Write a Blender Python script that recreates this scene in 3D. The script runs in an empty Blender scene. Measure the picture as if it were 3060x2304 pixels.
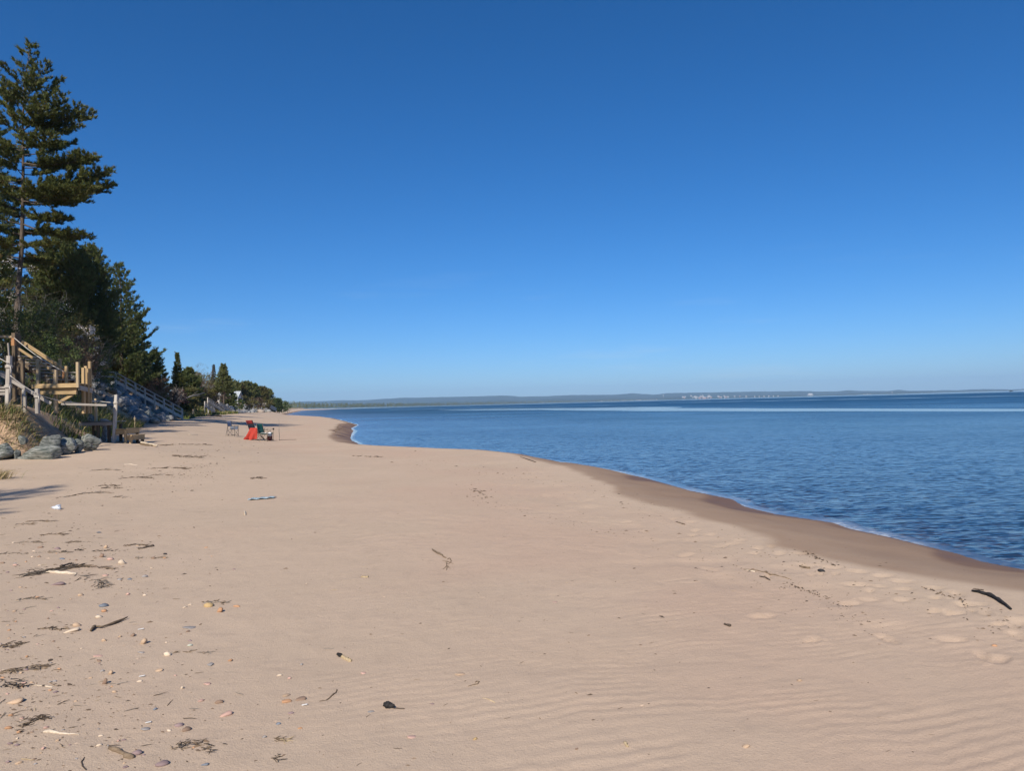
import bpy, math, random
import numpy as np
from mathutils import Vector, Matrix

random.seed(7)
RNG = np.random.default_rng(11)
SC = bpy.context.scene
COL = SC.collection
R = math.radians

# ------------------------------------------------------------------ camera
PW, PH, FPX = 3060.0, 2304.0, 2185.0
CAM_Z = 1.65
PITCH, ROLL = R(1.416), R(-1.47)
CAM_ROT = Matrix.Rotation(math.pi / 2 + PITCH, 3, 'X') @ Matrix.Rotation(ROLL, 3, 'Z')
cam_data = bpy.data.cameras.new('camera')
cam_data.sensor_fit = 'HORIZONTAL'
cam_data.sensor_width = 36.0
cam_data.lens = 36.0 * FPX / PW
cam_data.clip_start = 0.05
cam_data.clip_end = 60000.0
cam = bpy.data.objects.new('camera', cam_data)
cam.matrix_world = Matrix.Translation((0, 0, CAM_Z)) @ CAM_ROT.to_4x4()
COL.objects.link(cam)
SC.camera = cam

# ------------------------------------------------------------------ sky, sun, exposure
SUN_EL = R(39.0)
SUN_AZ = math.atan2(-0.215, -0.977)          # compass angle of the sun, measured from +Y towards +X
world = bpy.data.worlds.new('World')
SC.world = world
world.use_nodes = True
wn, wl_ = world.node_tree.nodes, world.node_tree.links
wn.clear()
sky = wn.new('ShaderNodeTexSky')
sky.sky_type = 'NISHITA'
sky.sun_disc = False
sky.sun_elevation = SUN_EL
sky.sun_rotation = SUN_AZ
sky.altitude = 200.0
sky.air_density = 0.8
sky.dust_density = 0.5
sky.ozone_density = 10.0
bg = wn.new('ShaderNodeBackground')
bg.inputs['Strength'].default_value = 0.106
wout = wn.new('ShaderNodeOutputWorld')
hsv = wn.new('ShaderNodeHueSaturation')
hsv.inputs['Saturation'].default_value = 1.16
wl_.new(sky.outputs[0], hsv.inputs['Color'])
# faint high cirrus streaks
wtc = wn.new('ShaderNodeTexCoord'); wmp = wn.new('ShaderNodeMapping'); wno = wn.new('ShaderNodeTexNoise'); wmr = wn.new('ShaderNodeMapRange'); wmx = wn.new('ShaderNodeMix')
wl_.new(wtc.outputs['Generated'], wmp.inputs[0]); wmp.inputs['Rotation'].default_value = (0.10, 0.06, 0.35); wmp.inputs['Scale'].default_value = (2.2, 2.2, 26.0)
wl_.new(wmp.outputs[0], wno.inputs['Vector']); wno.inputs['Scale'].default_value = 1.5; wno.inputs['Detail'].default_value = 5.0; wno.inputs['Roughness'].default_value = 0.6
wl_.new(wno.outputs[0], wmr.inputs[0]); wmr.inputs[1].default_value = 0.58; wmr.inputs[2].default_value = 0.80; wmr.inputs[4].default_value = 0.20
wsp = wn.new('ShaderNodeSeparateXYZ'); wl_.new(wtc.outputs['Generated'], wsp.inputs[0])
wlo = wn.new('ShaderNodeMapRange'); wl_.new(wsp.outputs[2], wlo.inputs[0]); wlo.inputs[1].default_value = 0.20; wlo.inputs[2].default_value = 0.08
wmu = wn.new('ShaderNodeMath'); wmu.operation = 'MULTIPLY'; wl_.new(wmr.outputs[0], wmu.inputs[0]); wl_.new(wlo.outputs[0], wmu.inputs[1])
wmx.data_type = 'RGBA'; wl_.new(wmu.outputs[0], wmx.inputs[0]); wl_.new(hsv.outputs[0], wmx.inputs[6]); wmx.inputs[7].default_value = (6.5, 6.9, 7.4, 1)
wl_.new(wmx.outputs[2], bg.inputs['Color'])
wl_.new(bg.outputs[0], wout.inputs[0])

sun_data = bpy.data.lights.new('sun', 'SUN')
sun_data.energy = 5.0
sun_data.angle = R(0.53)
sun_data.color = (1.0, 0.90, 0.77)
sun = bpy.data.objects.new('sun', sun_data)
SUN_DIR = Vector((math.sin(SUN_AZ) * math.cos(SUN_EL), math.cos(SUN_AZ) * math.cos(SUN_EL), math.sin(SUN_EL)))
sun.rotation_euler = SUN_DIR.to_track_quat('Z', 'Y').to_euler()
sun.location = (-6, -20, 30)
COL.objects.link(sun)

vs = SC.view_settings
SC.display_settings.display_device = 'sRGB'
vs.view_transform = 'Standard'
vs.look = 'None'
vs.gamma = 1.0
vs.exposure = 0.17
vs.use_curve_mapping = False
SC.render.engine = 'CYCLES'
SC.cycles.use_denoising = True
SC.cycles.max_bounces = 6
SC.cycles.diffuse_bounces = 3
SC.cycles.glossy_bounces = 3
SC.cycles.transmission_bounces = 4
SC.cycles.transparent_max_bounces = 16
SC.cycles.volume_bounces = 0
SC.cycles.caustics_reflective = False
SC.cycles.caustics_refractive = False

# ------------------------------------------------------------------ small numeric helpers
def _hash(ix, iy, seed):
    h = (ix.astype(np.int64) * 374761393 + iy.astype(np.int64) * 668265263 + seed * 974634721) & 0xFFFFFFFF
    h = ((h ^ (h >> 13)) * 1274126177) & 0xFFFFFFFF
    return ((h ^ (h >> 16)) & 0xFFFF) / 65535.0

def vnoise(x, y, seed=0):
    """smooth value noise in -1..1"""
    x = np.asarray(x, float); y = np.asarray(y, float)
    ix, iy = np.floor(x), np.floor(y)
    fx, fy = x - ix, y - iy
    ux = fx * fx * fx * (fx * (fx * 6 - 15) + 10)
    uy = fy * fy * fy * (fy * (fy * 6 - 15) + 10)
    a = _hash(ix, iy, seed); b = _hash(ix + 1, iy, seed)
    c = _hash(ix, iy + 1, seed); d = _hash(ix + 1, iy + 1, seed)
    return ((a * (1 - ux) + b * ux) * (1 - uy) + (c * (1 - ux) + d * ux) * uy) * 2 - 1

def fbm(x, y, oct=4, seed=0, gain=0.5):
    t, amp, tot = 0.0, 1.0, 0.0
    for k in range(oct):
        t = t + amp * vnoise(x * 2 ** k + 13.7 * k, y * 2 ** k - 7.1 * k, seed + k)
        tot += amp
        amp *= gain
    return t / tot

def sstep(a, b, x):
    t = np.clip((np.asarray(x, float) - a) / (b - a), 0, 1)
    return t * t * (3 - 2 * t)

def signed_dist(x, y, pts):
    """distance to an open polyline; positive on its left-hand side when walking along it"""
    x = np.asarray(x, float); y = np.asarray(y, float)
    best = np.full(x.shape, 1e18); sgn = np.ones(x.shape)
    pts = np.asarray(pts, float)
    for (ax, ay), (bx, by) in zip(pts[:-1], pts[1:]):
        dx, dy = bx - ax, by - ay
        L2 = dx * dx + dy * dy
        t = np.clip(((x - ax) * dx + (y - ay) * dy) / L2, 0, 1)
        ex, ey = x - (ax + t * dx), y - (ay + t * dy)
        d2 = ex * ex + ey * ey
        cr = dx * (y - ay) - dy * (x - ax)
        m = d2 < best * (1 - 1e-9)
        best = np.where(m, d2, best)
        sgn = np.where(m, np.where(cr >= 0, 1.0, -1.0), sgn)
    return np.sqrt(best) * sgn

def ray(px, py):
    v = CAM_ROT @ Vector(((px - PW / 2) / FPX, (PH / 2 - py) / FPX, -1.0))
    return v.normalized()

def at(px, py, Y):
    """point at distance Y straight ahead of where the photographer stood, in the direction of a photo pixel"""
    v = ray(px, py)
    t = Y / v.y
    return Vector((v.x * t, Y, CAM_Z + v.z * t))

def on_plane(px, py, z):
    v = ray(px, py)
    t = (z - CAM_Z) / v.z
    return Vector((v.x * t, v.y * t, z))

# ------------------------------------------------------------------ shape of the land
WL = -0.35            # lake level
SHORE_PX = [(3060, 1704), (2925, 1678), (2860, 1656), (2751, 1630), (2664, 1608), (2534, 1580), (2490, 1563),
            (2317, 1537), (2221, 1514), (2187, 1493), (2059, 1467), (1991, 1447), (1923, 1428), (1833, 1410),
            (1742, 1395), (1652, 1379), (1516, 1367), (1381, 1361), (1268, 1354), (1203, 1350), (1154, 1346),
            (1105, 1338), (1073, 1328), (1050, 1317), (1044, 1309), (1050, 1297), (1054, 1288), (1048, 1280), (1066, 1270.5),
            (1040, 1262.5), (1008, 1254), (972, 1249), (910, 1245), (845, 1241)]
SHORE = [(9.0, -40.0), (9.5, 0.0), (7.6, 5.2)] + [tuple(on_plane(px, py, WL)[:2]) for px, py in SHORE_PX]
SHORE += [(-98, 320), (-120, 398), (-175, 600), (-232, 800), (-330, 1400), (-400, 2300), (-380, 3600), (-100, 5200), (700, 6600),
          (2500, 7600), (9000, 7900)]
BANK = [(-16.5, -40), (-13.5, -6), (-14.5, 4), (-19.5, 12), (-22.5, 17.5), (-19.5, 19.6), (-16.3, 20.5), (-14.2, 21.2), (-13.7, 22.4), (-15.4, 24.2), (-17, 28), (-18, 33),
        (-20.5, 40), (-23.5, 47), (-29.8, 65.5), (-38.2, 88), (-42.4, 110), (-52.5, 146), (-61.5, 185), (-84, 250), (-134, 400),
        (-205, 600), (-290, 900), (-420, 1400), (-520, 2300), (-520, 3700), (-200, 5500), (650, 6900), (2500, 7900), (9000, 8200)]

def bank_profile(b, x, y):
    near = 1.45 * sstep(0.1, 1.7, b) + 0.25 * sstep(1.5, 4, b) + 2.6 * sstep(3.2, 12, b)
    mid = 3.3 * sstep(0.0, 6.5, b) + 0.9 * sstep(6, 16, b)
    far = 2.6 * sstep(0.0, 8.0, b) + 1.2 * sstep(8, 30, b)
    gap = 0.55 * sstep(0.0, 2.0, b) + 3.4 * sstep(2.2, 9, b)
    k1 = sstep(22.2, 24.6, y) * sstep(-18.5, -15.8, x); k2 = sstep(27.5, 34, y); k3 = sstep(70, 100, y)
    h = near * (1 - k1) + gap * k1
    h = h * (1 - k2) + mid * k2
    return h * (1 - k3) + far * k3

FOOT = []
def _feet():
    rs = random.Random(5)
    for px, py in [(2405, 1690), (2480, 1695), (2560, 1708), (2640, 1722), (2700, 1738), (2790, 1757), (2860, 1775), (2890, 1812),
                   (2700, 1762), (2330, 1655), (2260, 1640), (2180, 1628), (1925, 1590), (1870, 1560), (2010, 1550), (2060, 1560),
                   (3040, 1858), (2650, 1905), (2050, 1660), (2120, 1700), (2600, 1790), (2940, 1830)]:
        p = on_plane(px, py, 0.0)
        FOOT.append((p.x, p.y, rs.uniform(0, 3.1), rs.uniform(.5, .8)))
    for (a, b, n, w) in (((2380, 1680), (3060, 1885), 18, 22), ((1900, 1560), (2380, 1670), 10, 12), ((1450, 1430), (1900, 1540), 8, 9), ((2100, 1650), (3060, 2010), 9, 60)):
        for k in range(n):
            t = rs.random()
            p = on_plane(a[0] + (b[0] - a[0]) * t + rs.gauss(0, w), a[1] + (b[1] - a[1]) * t + rs.gauss(0, w * .7), 0.0)
            FOOT.append((p.x, p.y, rs.uniform(-.4, 1.4), rs.uniform(.40, .72)))
_feet()

def swash_width(x, y):
    return 2.55 - 1.2 * sstep(9, 26, y) + 0.45 * fbm(x * 0.22, y * 0.22, 2, 9)

def height(x, y, detail=True):
    x = np.asarray(x, float); y = np.asarray(y, float)
    s = signed_dist(x, y, SHORE)
    b = signed_dist(x, y, BANK)
    wob = fbm(x * 0.35, y * 0.35, 3, 3)
    width = swash_width(x, y)
    # lake bed, swash slope, dry beach, bank
    bed = WL + np.where(s < 0, np.maximum(0.11 * s, 0.02 * s - 0.35), 0)
    t = np.clip(s / width, 0, 1.6)
    slope = (0.0 - WL) * (1 - (1 - np.clip(t, 0, 1)) ** 1.5)
    cusp = 0.03 * np.sin(s * 2.4 + 2.6 * wob + 0.9 * y) * np.exp(-((t - 0.45) / 0.3) ** 2)
    toe = 0.42 + 0.16 * sstep(18, 26, y) + 0.34 * sstep(26, 66, y) + 0.22 * sstep(70, 110, y)
    frac = np.clip(s / np.maximum(s - b, 0.5), 0, 1)
    beach = toe * sstep(0.34, 1.02, frac)
    z = np.where(s < 0, bed, WL + slope + cusp * (s > 0) + beach)
    z = z + np.where(s > width, 0.013 * fbm(x * 0.55, y * 0.55, 3, 21) * sstep(0, 1.0, s - width), 0)
    rise = bank_profile(b + 0.35 * fbm(x * 0.8, y * 0.8, 3, 31) * sstep(-0.6, .4, b), x, y)
    z = z + rise * (b > -0.4)
    z = z + np.where(b > 0.2, 0.16 * fbm(x * 0.9, y * 0.9, 4, 41) * sstep(0.2, 1.6, b), 0)
    if detail:
        d = np.hypot(x, y)
        # wind ripples on the dry sand
        th = 0.19
        warp = 0.10 * vnoise(x * 0.7, y * 0.7, 51) + 0.05 * vnoise(x * 2.6, y * 2.6, 52) + 0.014 * vnoise(x * 9, y * 9, 55)
        u = (y * math.cos(th) - x * math.sin(th) + warp) / 0.088
        ph = u - np.floor(u)
        saw = np.where(ph < 0.68, ph / 0.68, (1 - ph) / 0.32)
        saw = saw * saw * (3 - 2 * saw)
        strength = np.clip(0.66 + 0.26 * vnoise(x * 0.5 + 3, y * 0.5, 53) + 0.36 * sstep(-2.5, 1.5, x) - 0.35 * sstep(-0.8, -3.5, x), 0.08, 1)
        brk = np.clip(0.70 + 0.9 * vnoise(x * 1.9, y * 4.0, 54), 0.05, 1.25)
        dry = sstep(0.0, 0.8, s - width) * sstep(0.4, -0.4, b)
        z = z + 0.0066 * (saw - 0.5) * strength * brk * dry * sstep(16, 9, d)
        z = z + 0.0042 * fbm(x * 4.5, y * 4.5, 3, 61) * sstep(40, 10, d) * sstep(0.3, 1.0, s - width + 0.5)
        # trampled belt along the high-water line
        belt = np.exp(-((s - width - 1.3) / 0.8) ** 2)
        z = z + 0.022 * belt * np.minimum(0, vnoise(x * 2.7, y * 2.7, 71)) * sstep(60, 30, d)
        z = z - 0.016 * sstep(0.62, 0.98, vnoise(x * 1.9, y * 1.9, 77)) * sstep(14, 22, d) * sstep(70, 50, d) * dry
        for fx, fy, fa, fs in FOOT:
            m = (np.abs(x - fx) < 0.5) & (np.abs(y - fy) < 0.5)
            if not m.any():
                continue
            ca, sa = math.cos(fa), math.sin(fa)
            lx = (x[m] - fx) * ca + (y[m] - fy) * sa
            ly = -(x[m] - fx) * sa + (y[m] - fy) * ca
            q = (lx / (0.15 * fs)) ** 2 + (ly / (0.075 * fs)) ** 2
            z[m] += -0.017 * np.exp(-q ** 3) + 0.0045 * np.exp(-((np.sqrt(q) - 1.45) / 0.35) ** 2)
    return z

def hz(x, y):
    return float(height(np.array([x]), np.array([y]), False)[0])

def hzd(x, y):
    return float(height(np.array([x]), np.array([y]), True)[0])

def ground(px, py):
    """where the line of sight of a photo pixel meets the sand"""
    v = ray(px, py)
    ts = np.geomspace(1.5, 400, 900)
    xs, ys, zs = v.x * ts, v.y * ts, CAM_Z + v.z * ts
    below = zs < height(xs, ys, False)
    k = int(np.argmax(below)) if below.any() else len(ts) - 1
    lo, hi = ts[max(k - 1, 0)], ts[k]
    t2 = np.linspace(lo, hi, 40)
    xs, ys, zs = v.x * t2, v.y * t2, CAM_Z + v.z * t2
    below = zs < height(xs, ys, False)
    k = int(np.argmax(below)) if below.any() else len(t2) - 1
    t = t2[k]
    return Vector((v.x * t, v.y * t, hz(v.x * t, v.y * t)))

# ------------------------------------------------------------------ scene-building helpers
def link(o):
    COL.objects.link(o)
    return o

def tag(o, label=None, cat=None, group=None, kind=None):
    if label: o['label'] = label
    if cat: o['category'] = cat
    if group: o['group'] = group
    if kind: o['kind'] = kind
    return o

def empty(name, loc=(0, 0, 0), rz=0.0):
    o = bpy.data.objects.new(name, None)
    o.location = loc
    o.rotation_euler = (0, 0, rz)
    o.empty_display_size = 0.2
    return link(o)

def np_mesh(name, V, F, smooth=False, attrs=None, mats=()):
    """fast mesh from numpy arrays; F is (n,3) or (n,4)"""
    V = np.asarray(V, np.float32); F = np.asarray(F, np.int32)
    me = bpy.data.meshes.new(name)
    n, k = F.shape
    me.vertices.add(len(V)); me.vertices.foreach_set('co', V.ravel())
    me.loops.add(n * k); me.loops.foreach_set('vertex_index', F.ravel())
    me.polygons.add(n)
    me.polygons.foreach_set('loop_start', np.arange(0, n * k, k, dtype=np.int32))
    if smooth:
        me.polygons.foreach_set('use_smooth', np.ones(n, bool))
    for key, val in (attrs or {}).items():
        val = np.asarray(val, np.float32)
        if val.ndim == 1:
            a = me.attributes.new(key, 'FLOAT', 'POINT'); a.data.foreach_set('value', val)
        else:
            a = me.attributes.new(key, 'FLOAT_COLOR', 'POINT')
            c = np.ones((len(val), 4), np.float32); c[:, :3] = val
            a.data.foreach_set('color', c.ravel())
    for m in mats:
        me.materials.append(m)
    me.update(calc_edges=True)
    return me

def mesh_obj(name, me, parent=None, loc=(0, 0, 0)):
    o = bpy.data.objects.new(name, me)
    o.location = loc
    if parent is not None:
        o.parent = parent
    return link(o)

class MB:
    """collects boxes, tubes and sheets that form ONE piece"""
    def __init__(self):
        self.v, self.f = [], []
    def add(self, V, F):
        o = len(self.v)
        self.v += [tuple(p) for p in V]
        self.f += [tuple(i + o for i in q) for q in F]
        return self
    def box(self, c, sx, sy, sz, rot=None):
        V = []
        for dx in (-.5, .5):
            for dy in (-.5, .5):
                for dz in (-.5, .5):
                    p = Vector((dx * sx, dy * sy, dz * sz))
                    if rot is not None: p = rot @ p
                    V.append(p + Vector(c))
        return self.add(V, [(0, 1, 3, 2), (4, 6, 7, 5), (0, 4, 5, 1), (2, 3, 7, 6), (0, 2, 6, 4), (1, 5, 7, 3)])
    def beam(self, a, b, w, h, up=(0, 0, 1)):
        a, b = Vector(a), Vector(b)
        x = (b - a).normalized()
        u = Vector(up)
        if abs(x.dot(u)) > .98: u = Vector((1, 0, 0))
        y = u.cross(x).normalized(); z = x.cross(y)
        M = Matrix((x, y, z)).transposed()
        return self.box((a + b) / 2, (b - a).length, w, h, M)
    def tube(self, pts, radii, n=6, cap=True):
        pts = [Vector(p) for p in pts]
        if not hasattr(radii, '__len__'): radii = [radii] * len(pts)
        V, F = [], []
        ref = Vector((0.31, 0.27, 0.91))
        for i, p in enumerate(pts):
            t = (pts[min(i + 1, len(pts) - 1)] - pts[max(i - 1, 0)]).normalized()
            if abs(t.dot(ref)) > .97: ref = Vector((.9, .3, .1))
            e1 = t.cross(ref).normalized(); e2 = t.cross(e1)
            for k in range(n):
                a = 2 * math.pi * k / n
                V.append(p + (e1 * math.cos(a) + e2 * math.sin(a)) * radii[i])
        for i in range(len(pts) - 1):
            for k in range(n):
                F.append((i * n + k, i * n + (k + 1) % n, (i + 1) * n + (k + 1) % n, (i + 1) * n + k))
        if cap:
            F.append(tuple(range(n - 1, -1, -1)))
            F.append(tuple((len(pts) - 1) * n + k for k in range(n)))
        return self.add(V, F)
    def build(self, name, mat, parent=None, loc=(0, 0, 0), smooth=False):
        me = bpy.data.meshes.new(name)
        me.from_pydata([tuple(p) for p in self.v], [], self.f)
        if smooth:
            me.polygons.foreach_set('use_smooth', [True] * len(me.polygons))
        me.materials.append(mat)
        me.update()
        return mesh_obj(name, me, parent, loc)

def lumber(name, a, b, w, h, mat, parent, up=(0, 0, 1)):
    """one board or post from a to b (world), its grain along its own X axis"""
    a, b = Vector(a), Vector(b)
    x = (b - a).normalized()
    u = Vector(up)
    if abs(x.dot(u)) > .98: u = Vector((0, 1, 0))
    y = u.cross(x).normalized(); z = x.cross(y)
    L = (b - a).length
    c = min(w, h) * 0.08
    V = []
    for sx in (-L / 2, L / 2):
        for (py_, pz_) in ((-w / 2 + c, -h / 2), (w / 2 - c, -h / 2), (w / 2, -h / 2 + c), (w / 2, h / 2 - c),
                           (w / 2 - c, h / 2), (-w / 2 + c, h / 2), (-w / 2, h / 2 - c), (-w / 2, -h / 2 + c)):
            V.append((sx, py_, pz_))
    F = [(k, (k + 1) % 8, 8 + (k + 1) % 8, 8 + k) for k in range(8)] + [tuple(range(7, -1, -1)), tuple(range(8, 16))]
    me = bpy.data.meshes.new(name)
    me.from_pydata(V, [], F)
    me.materials.append(mat)
    o = bpy.data.objects.new(name, me)
    M = Matrix((x, y, z)).transposed().to_4x4()
    M.translation = (a + b) / 2
    if parent is not None:
        o.parent = parent
        M.translation = M.translation - parent.location
    o.matrix_local = M
    return link(o)

# ------------------------------------------------------------------ materials
MATS = {}
def _mix(nt, fac, a, b, blend='MIX'):
    m = nt.nodes.new('ShaderNodeMix'); m.data_type = 'RGBA'; m.blend_type = blend
    for sock, val in ((m.inputs[0], fac), (m.inputs[6], a), (m.inputs[7], b)):
        if isinstance(val, bpy.types.NodeSocket): nt.links.new(val, sock)
        elif isinstance(val, (int, float)): sock.default_value = val
        else: sock.default_value = (*val[:3], 1)
    return m.outputs[2]
def _math(nt, op, a, b=None, clamp=False):
    m = nt.nodes.new('ShaderNodeMath'); m.operation = op; m.use_clamp = clamp
    for sock, val in zip(m.inputs, (a, b)):
        if val is None: continue
        if isinstance(val, bpy.types.NodeSocket): nt.links.new(val, sock)
        else: sock.default_value = val
    return m.outputs[0]
def _ramp(nt, v, lo, hi, a=0.0, b=1.0):
    m = nt.nodes.new('ShaderNodeMapRange'); m.clamp = True
    nt.links.new(v, m.inputs[0])
    for i, k in enumerate((lo, hi, a, b)): m.inputs[i + 1].default_value = k
    return m.outputs[0]
def _noise(nt, vec, scale, detail=3, rough=.55, dist=0.0):
    n = nt.nodes.new('ShaderNodeTexNoise')
    n.inputs['Scale'].default_value = scale; n.inputs['Detail'].default_value = detail
    n.inputs['Roughness'].default_value = rough; n.inputs['Distortion'].default_value = dist
    if vec is not None: nt.links.new(vec, n.inputs['Vector'])
    return n.outputs[0]
def _attr(nt, name, out=2):
    a = nt.nodes.new('ShaderNodeAttribute'); a.attribute_name = name
    return a.outputs[out]
def _coords(nt, kind='Object', scale=(1, 1, 1)):
    t = nt.nodes.new('ShaderNodeTexCoord')
    m = nt.nodes.new('ShaderNodeMapping')
    nt.links.new(t.outputs[kind], m.inputs[0])
    m.inputs['Scale'].default_value = scale
    return m.outputs[0]
def new_mat(name):
    m = bpy.data.materials.new(name); m.use_nodes = True
    nt = m.node_tree; nt.nodes.clear()
    out = nt.nodes.new('ShaderNodeOutputMaterial')
    p = nt.nodes.new('ShaderNodeBsdfPrincipled')
    nt.links.new(p.outputs[0], out.inputs[0])
    return m, nt, p, out
def _bump(nt, h, p, strength=.5, dist=.01):
    b = nt.nodes.new('ShaderNodeBump')
    b.inputs['Strength'].default_value = strength; b.inputs['Distance'].default_value = dist
    nt.links.new(h, b.inputs['Height'])
    nt.links.new(b.outputs[0], p.inputs['Normal'])
    return b
def surf(name, c1, c2, scale=4.0, rough=.85, stretch=(1, 1, 1), bump=.4, bdist=.01, contrast=(.35, .65), vary=.25, spec=.3, detail=4, metallic=0.0):
    """two-tone noisy surface with relief and a random tint per object"""
    if name in MATS: return MATS[name]
    m, nt, p, out = new_mat(name)
    co = _coords(nt, 'Object', stretch)
    oi = nt.nodes.new('ShaderNodeObjectInfo')
    add = nt.nodes.new('ShaderNodeVectorMath'); add.operation = 'ADD'
    nt.links.new(co, add.inputs[0])
    sc = nt.nodes.new('ShaderNodeVectorMath'); sc.operation = 'SCALE'
    cmb = nt.nodes.new('ShaderNodeCombineXYZ')
    for k in range(3): nt.links.new(oi.outputs['Random'], cmb.inputs[k])
    nt.links.new(cmb.outputs[0], sc.inputs[0]); sc.inputs['Scale'].default_value = 37.0
    nt.links.new(sc.outputs[0], add.inputs[1])
    n = _noise(nt, add.outputs[0], scale, detail, .62)
    n2 = _noise(nt, add.outputs[0], scale * 5.3, 2, .6)
    f = _ramp(nt, n, *contrast)
    c = _mix(nt, f, c1, c2)
    dark = _ramp(nt, n2, .3, .7, .82, 1.12)
    cc = nt.nodes.new('ShaderNodeCombineColor')
    rnd = _ramp(nt, oi.outputs['Random'], 0, 1, 1 - vary, 1 + vary)
    k = _math(nt, 'MULTIPLY', dark, rnd)
    for i in range(3): nt.links.new(k, cc.inputs[i])
    c = _mix(nt, 1.0, c, cc.outputs[0], 'MULTIPLY')
    nt.links.new(c, p.inputs['Base Color'])
    p.inputs['Roughness'].default_value = rough
    p.inputs['Specular IOR Level'].default_value = spec
    p.inputs['Metallic'].default_value = metallic
    if bump:
        hsum = _math(nt, 'ADD', n, _math(nt, 'MULTIPLY', n2, .35))
        _bump(nt, hsum, p, bump, bdist)
    MATS[name] = m
    return m

# ================================================================== SETTING: sand, lake, far shore, hills, haze
def sand_material():
    m, nt, p, out = new_mat('sand')
    pos = nt.nodes.new('ShaderNodeNewGeometry').outputs['Position']
    wet = _attr(nt, 'wet'); bank = _attr(nt, 'bank'); dist = _attr(nt, 'dist'); pink = _attr(nt, 'pink')
    n_big = _noise(nt, pos, .45, 4, .6)
    n_mid = _noise(nt, pos, 5.0, 4, .65)
    n_fine = _noise(nt, pos, 120.0, 2, .7)
    grain = _noise(nt, pos, 420.0, 1, .8)
    dry = _mix(nt, _ramp(nt, n_big, .3, .7), (.490, .383, .280), (.545, .424, .312))
    dry = _mix(nt, _math(nt, 'MULTIPLY', pink, .45), dry, (.50, .345, .255))
    dry = _mix(nt, _math(nt, 'MULTIPLY', _ramp(nt, n_mid, .52, .75), .38), dry, (.39, .30, .225))
    dry = _mix(nt, _math(nt, 'MULTIPLY', _ramp(nt, n_fine, .56, .74), .42), dry, (.26, .19, .15))
    dry = _mix(nt, _math(nt, 'MULTIPLY', _ramp(nt, grain, .62, .78), .6), dry, (.60, .50, .41))
    dry = _mix(nt, _math(nt, 'MULTIPLY', _ramp(nt, grain, .38, .26), .5), dry, (.20, .14, .11))
    # heavy-mineral streaks left by the wind
    vor = nt.nodes.new('ShaderNodeMapping'); nt.links.new(pos, vor.inputs[0])
    vor.inputs['Scale'].default_value = (.5, 2.4, 1); vor.inputs['Rotation'].default_value = (0, 0, .45)
    st = _noise(nt, vor.outputs[0], 1.3, 5, .7, .8)
    dry = _mix(nt, _math(nt, 'MULTIPLY', _ramp(nt, st, .60, .74), .28), dry, (.27, .205, .165))
    bankc = _mix(nt, _ramp(nt, n_mid, .35, .65), (.47, .335, .23), (.36, .25, .17))
    dry = _mix(nt, bank, dry, bankc)
    wetc = _mix(nt, _ramp(nt, n_mid, .3, .7), (.142, .074, .038), (.176, .096, .050))
    c = _mix(nt, wet, dry, wetc)
    nt.links.new(c, p.inputs['Base Color'])
    nt.links.new(_ramp(nt, wet, .45, 1.0, .95, .5), p.inputs['Roughness'])
    nt.links.new(_ramp(nt, wet, .4, 1.0, .12, .10), p.inputs['Specular IOR Level'])
    h = _math(nt, 'ADD', _math(nt, 'MULTIPLY', n_fine, 1.0), _math(nt, 'MULTIPLY', grain, .45))
    n_clod = _noise(nt, pos, 46.0, 3, .7)
    h = _math(nt, 'ADD', h, _math(nt, 'MULTIPLY', n_mid, 2.6))
    h = _math(nt, 'ADD', h, _math(nt, 'MULTIPLY', n_clod, .9))
    h = _math(nt, 'MULTIPLY', h, _ramp(nt, wet, .0, .8, 1.0, .25))
    _bump(nt, h, p, .6, .0065)
    return m

def fan_grid(rs, a0, a1, n):
    ang = np.linspace(R(a0), R(a1), n)
    A, D = np.meshgrid(ang, rs)
    X, Y = D * np.sin(A), D * np.cos(A)
    nr = len(rs)
    i = np.arange(nr - 1)[:, None] * n + np.arange(n - 1)[None, :]
    F = np.stack([i, i + 1, i + 1 + n, i + n], -1).reshape(-1, 4)
    return X.ravel(), Y.ravel(), D.ravel(), F

def build_beach():
    rs = [0.7]
    while rs[-1] < 1600:
        r = rs[-1]
        rs.append(r * (1.0065 if r < 12 else 1.012 if r < 60 else 1.03))
    X, Y, D, F = fan_grid(np.array(rs), -62, 56, 520)
    Z = height(X, Y)
    s = signed_dist(X, Y, SHORE); b = signed_dist(X, Y, BANK)
    width = swash_width(X, Y)
    edge = width + 0.16 * fbm(X * 1.6, Y * 1.6, 3, 81) - 0.05
    wet = sstep(0.16, -0.16, s - edge)
    ph = 1.25 * Y - .55 * X + 2.2 * fbm(X * .25, Y * .25, 2, 83)
    cus = 0.55 + 0.50 * np.sin(ph) + 0.15 * np.sin(2.3 * ph + 1)
    sw = sstep(0.18, -0.12, s - cus * 0.95)
    wet = np.where(s < edge + .2, wet * (0.50 + 0.14 * sstep(2.4, .6, s) + 0.08 * fbm(X * 2, Y * 2, 3, 84) + 0.30 * sw), wet)
    wet = np.clip(wet, 0, 1)
    pink = np.clip(np.exp(-((s - width - 2.6) / 2.0) ** 2) * (0.6 + .9 * fbm(X * .5, Y * .5, 3, 85)) + .25 * sstep(.1, .6, fbm(X * .6, Y * .6, 3, 86)), 0, 1)
    bank = sstep(-0.25, 0.25, b + .2 * fbm(X * 1.5, Y * 1.5, 3, 87))
    me = np_mesh('sand_beach', np.stack([X, Y, Z], -1), F, True,
                 {'wet': wet, 'bank': bank, 'dist': D, 'pink': pink}, [sand_material()])
    return tag(mesh_obj('sand_beach', me), 'pale pinkish sand beach with wind ripples', None, None, 'structure')

build_beach()

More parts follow.
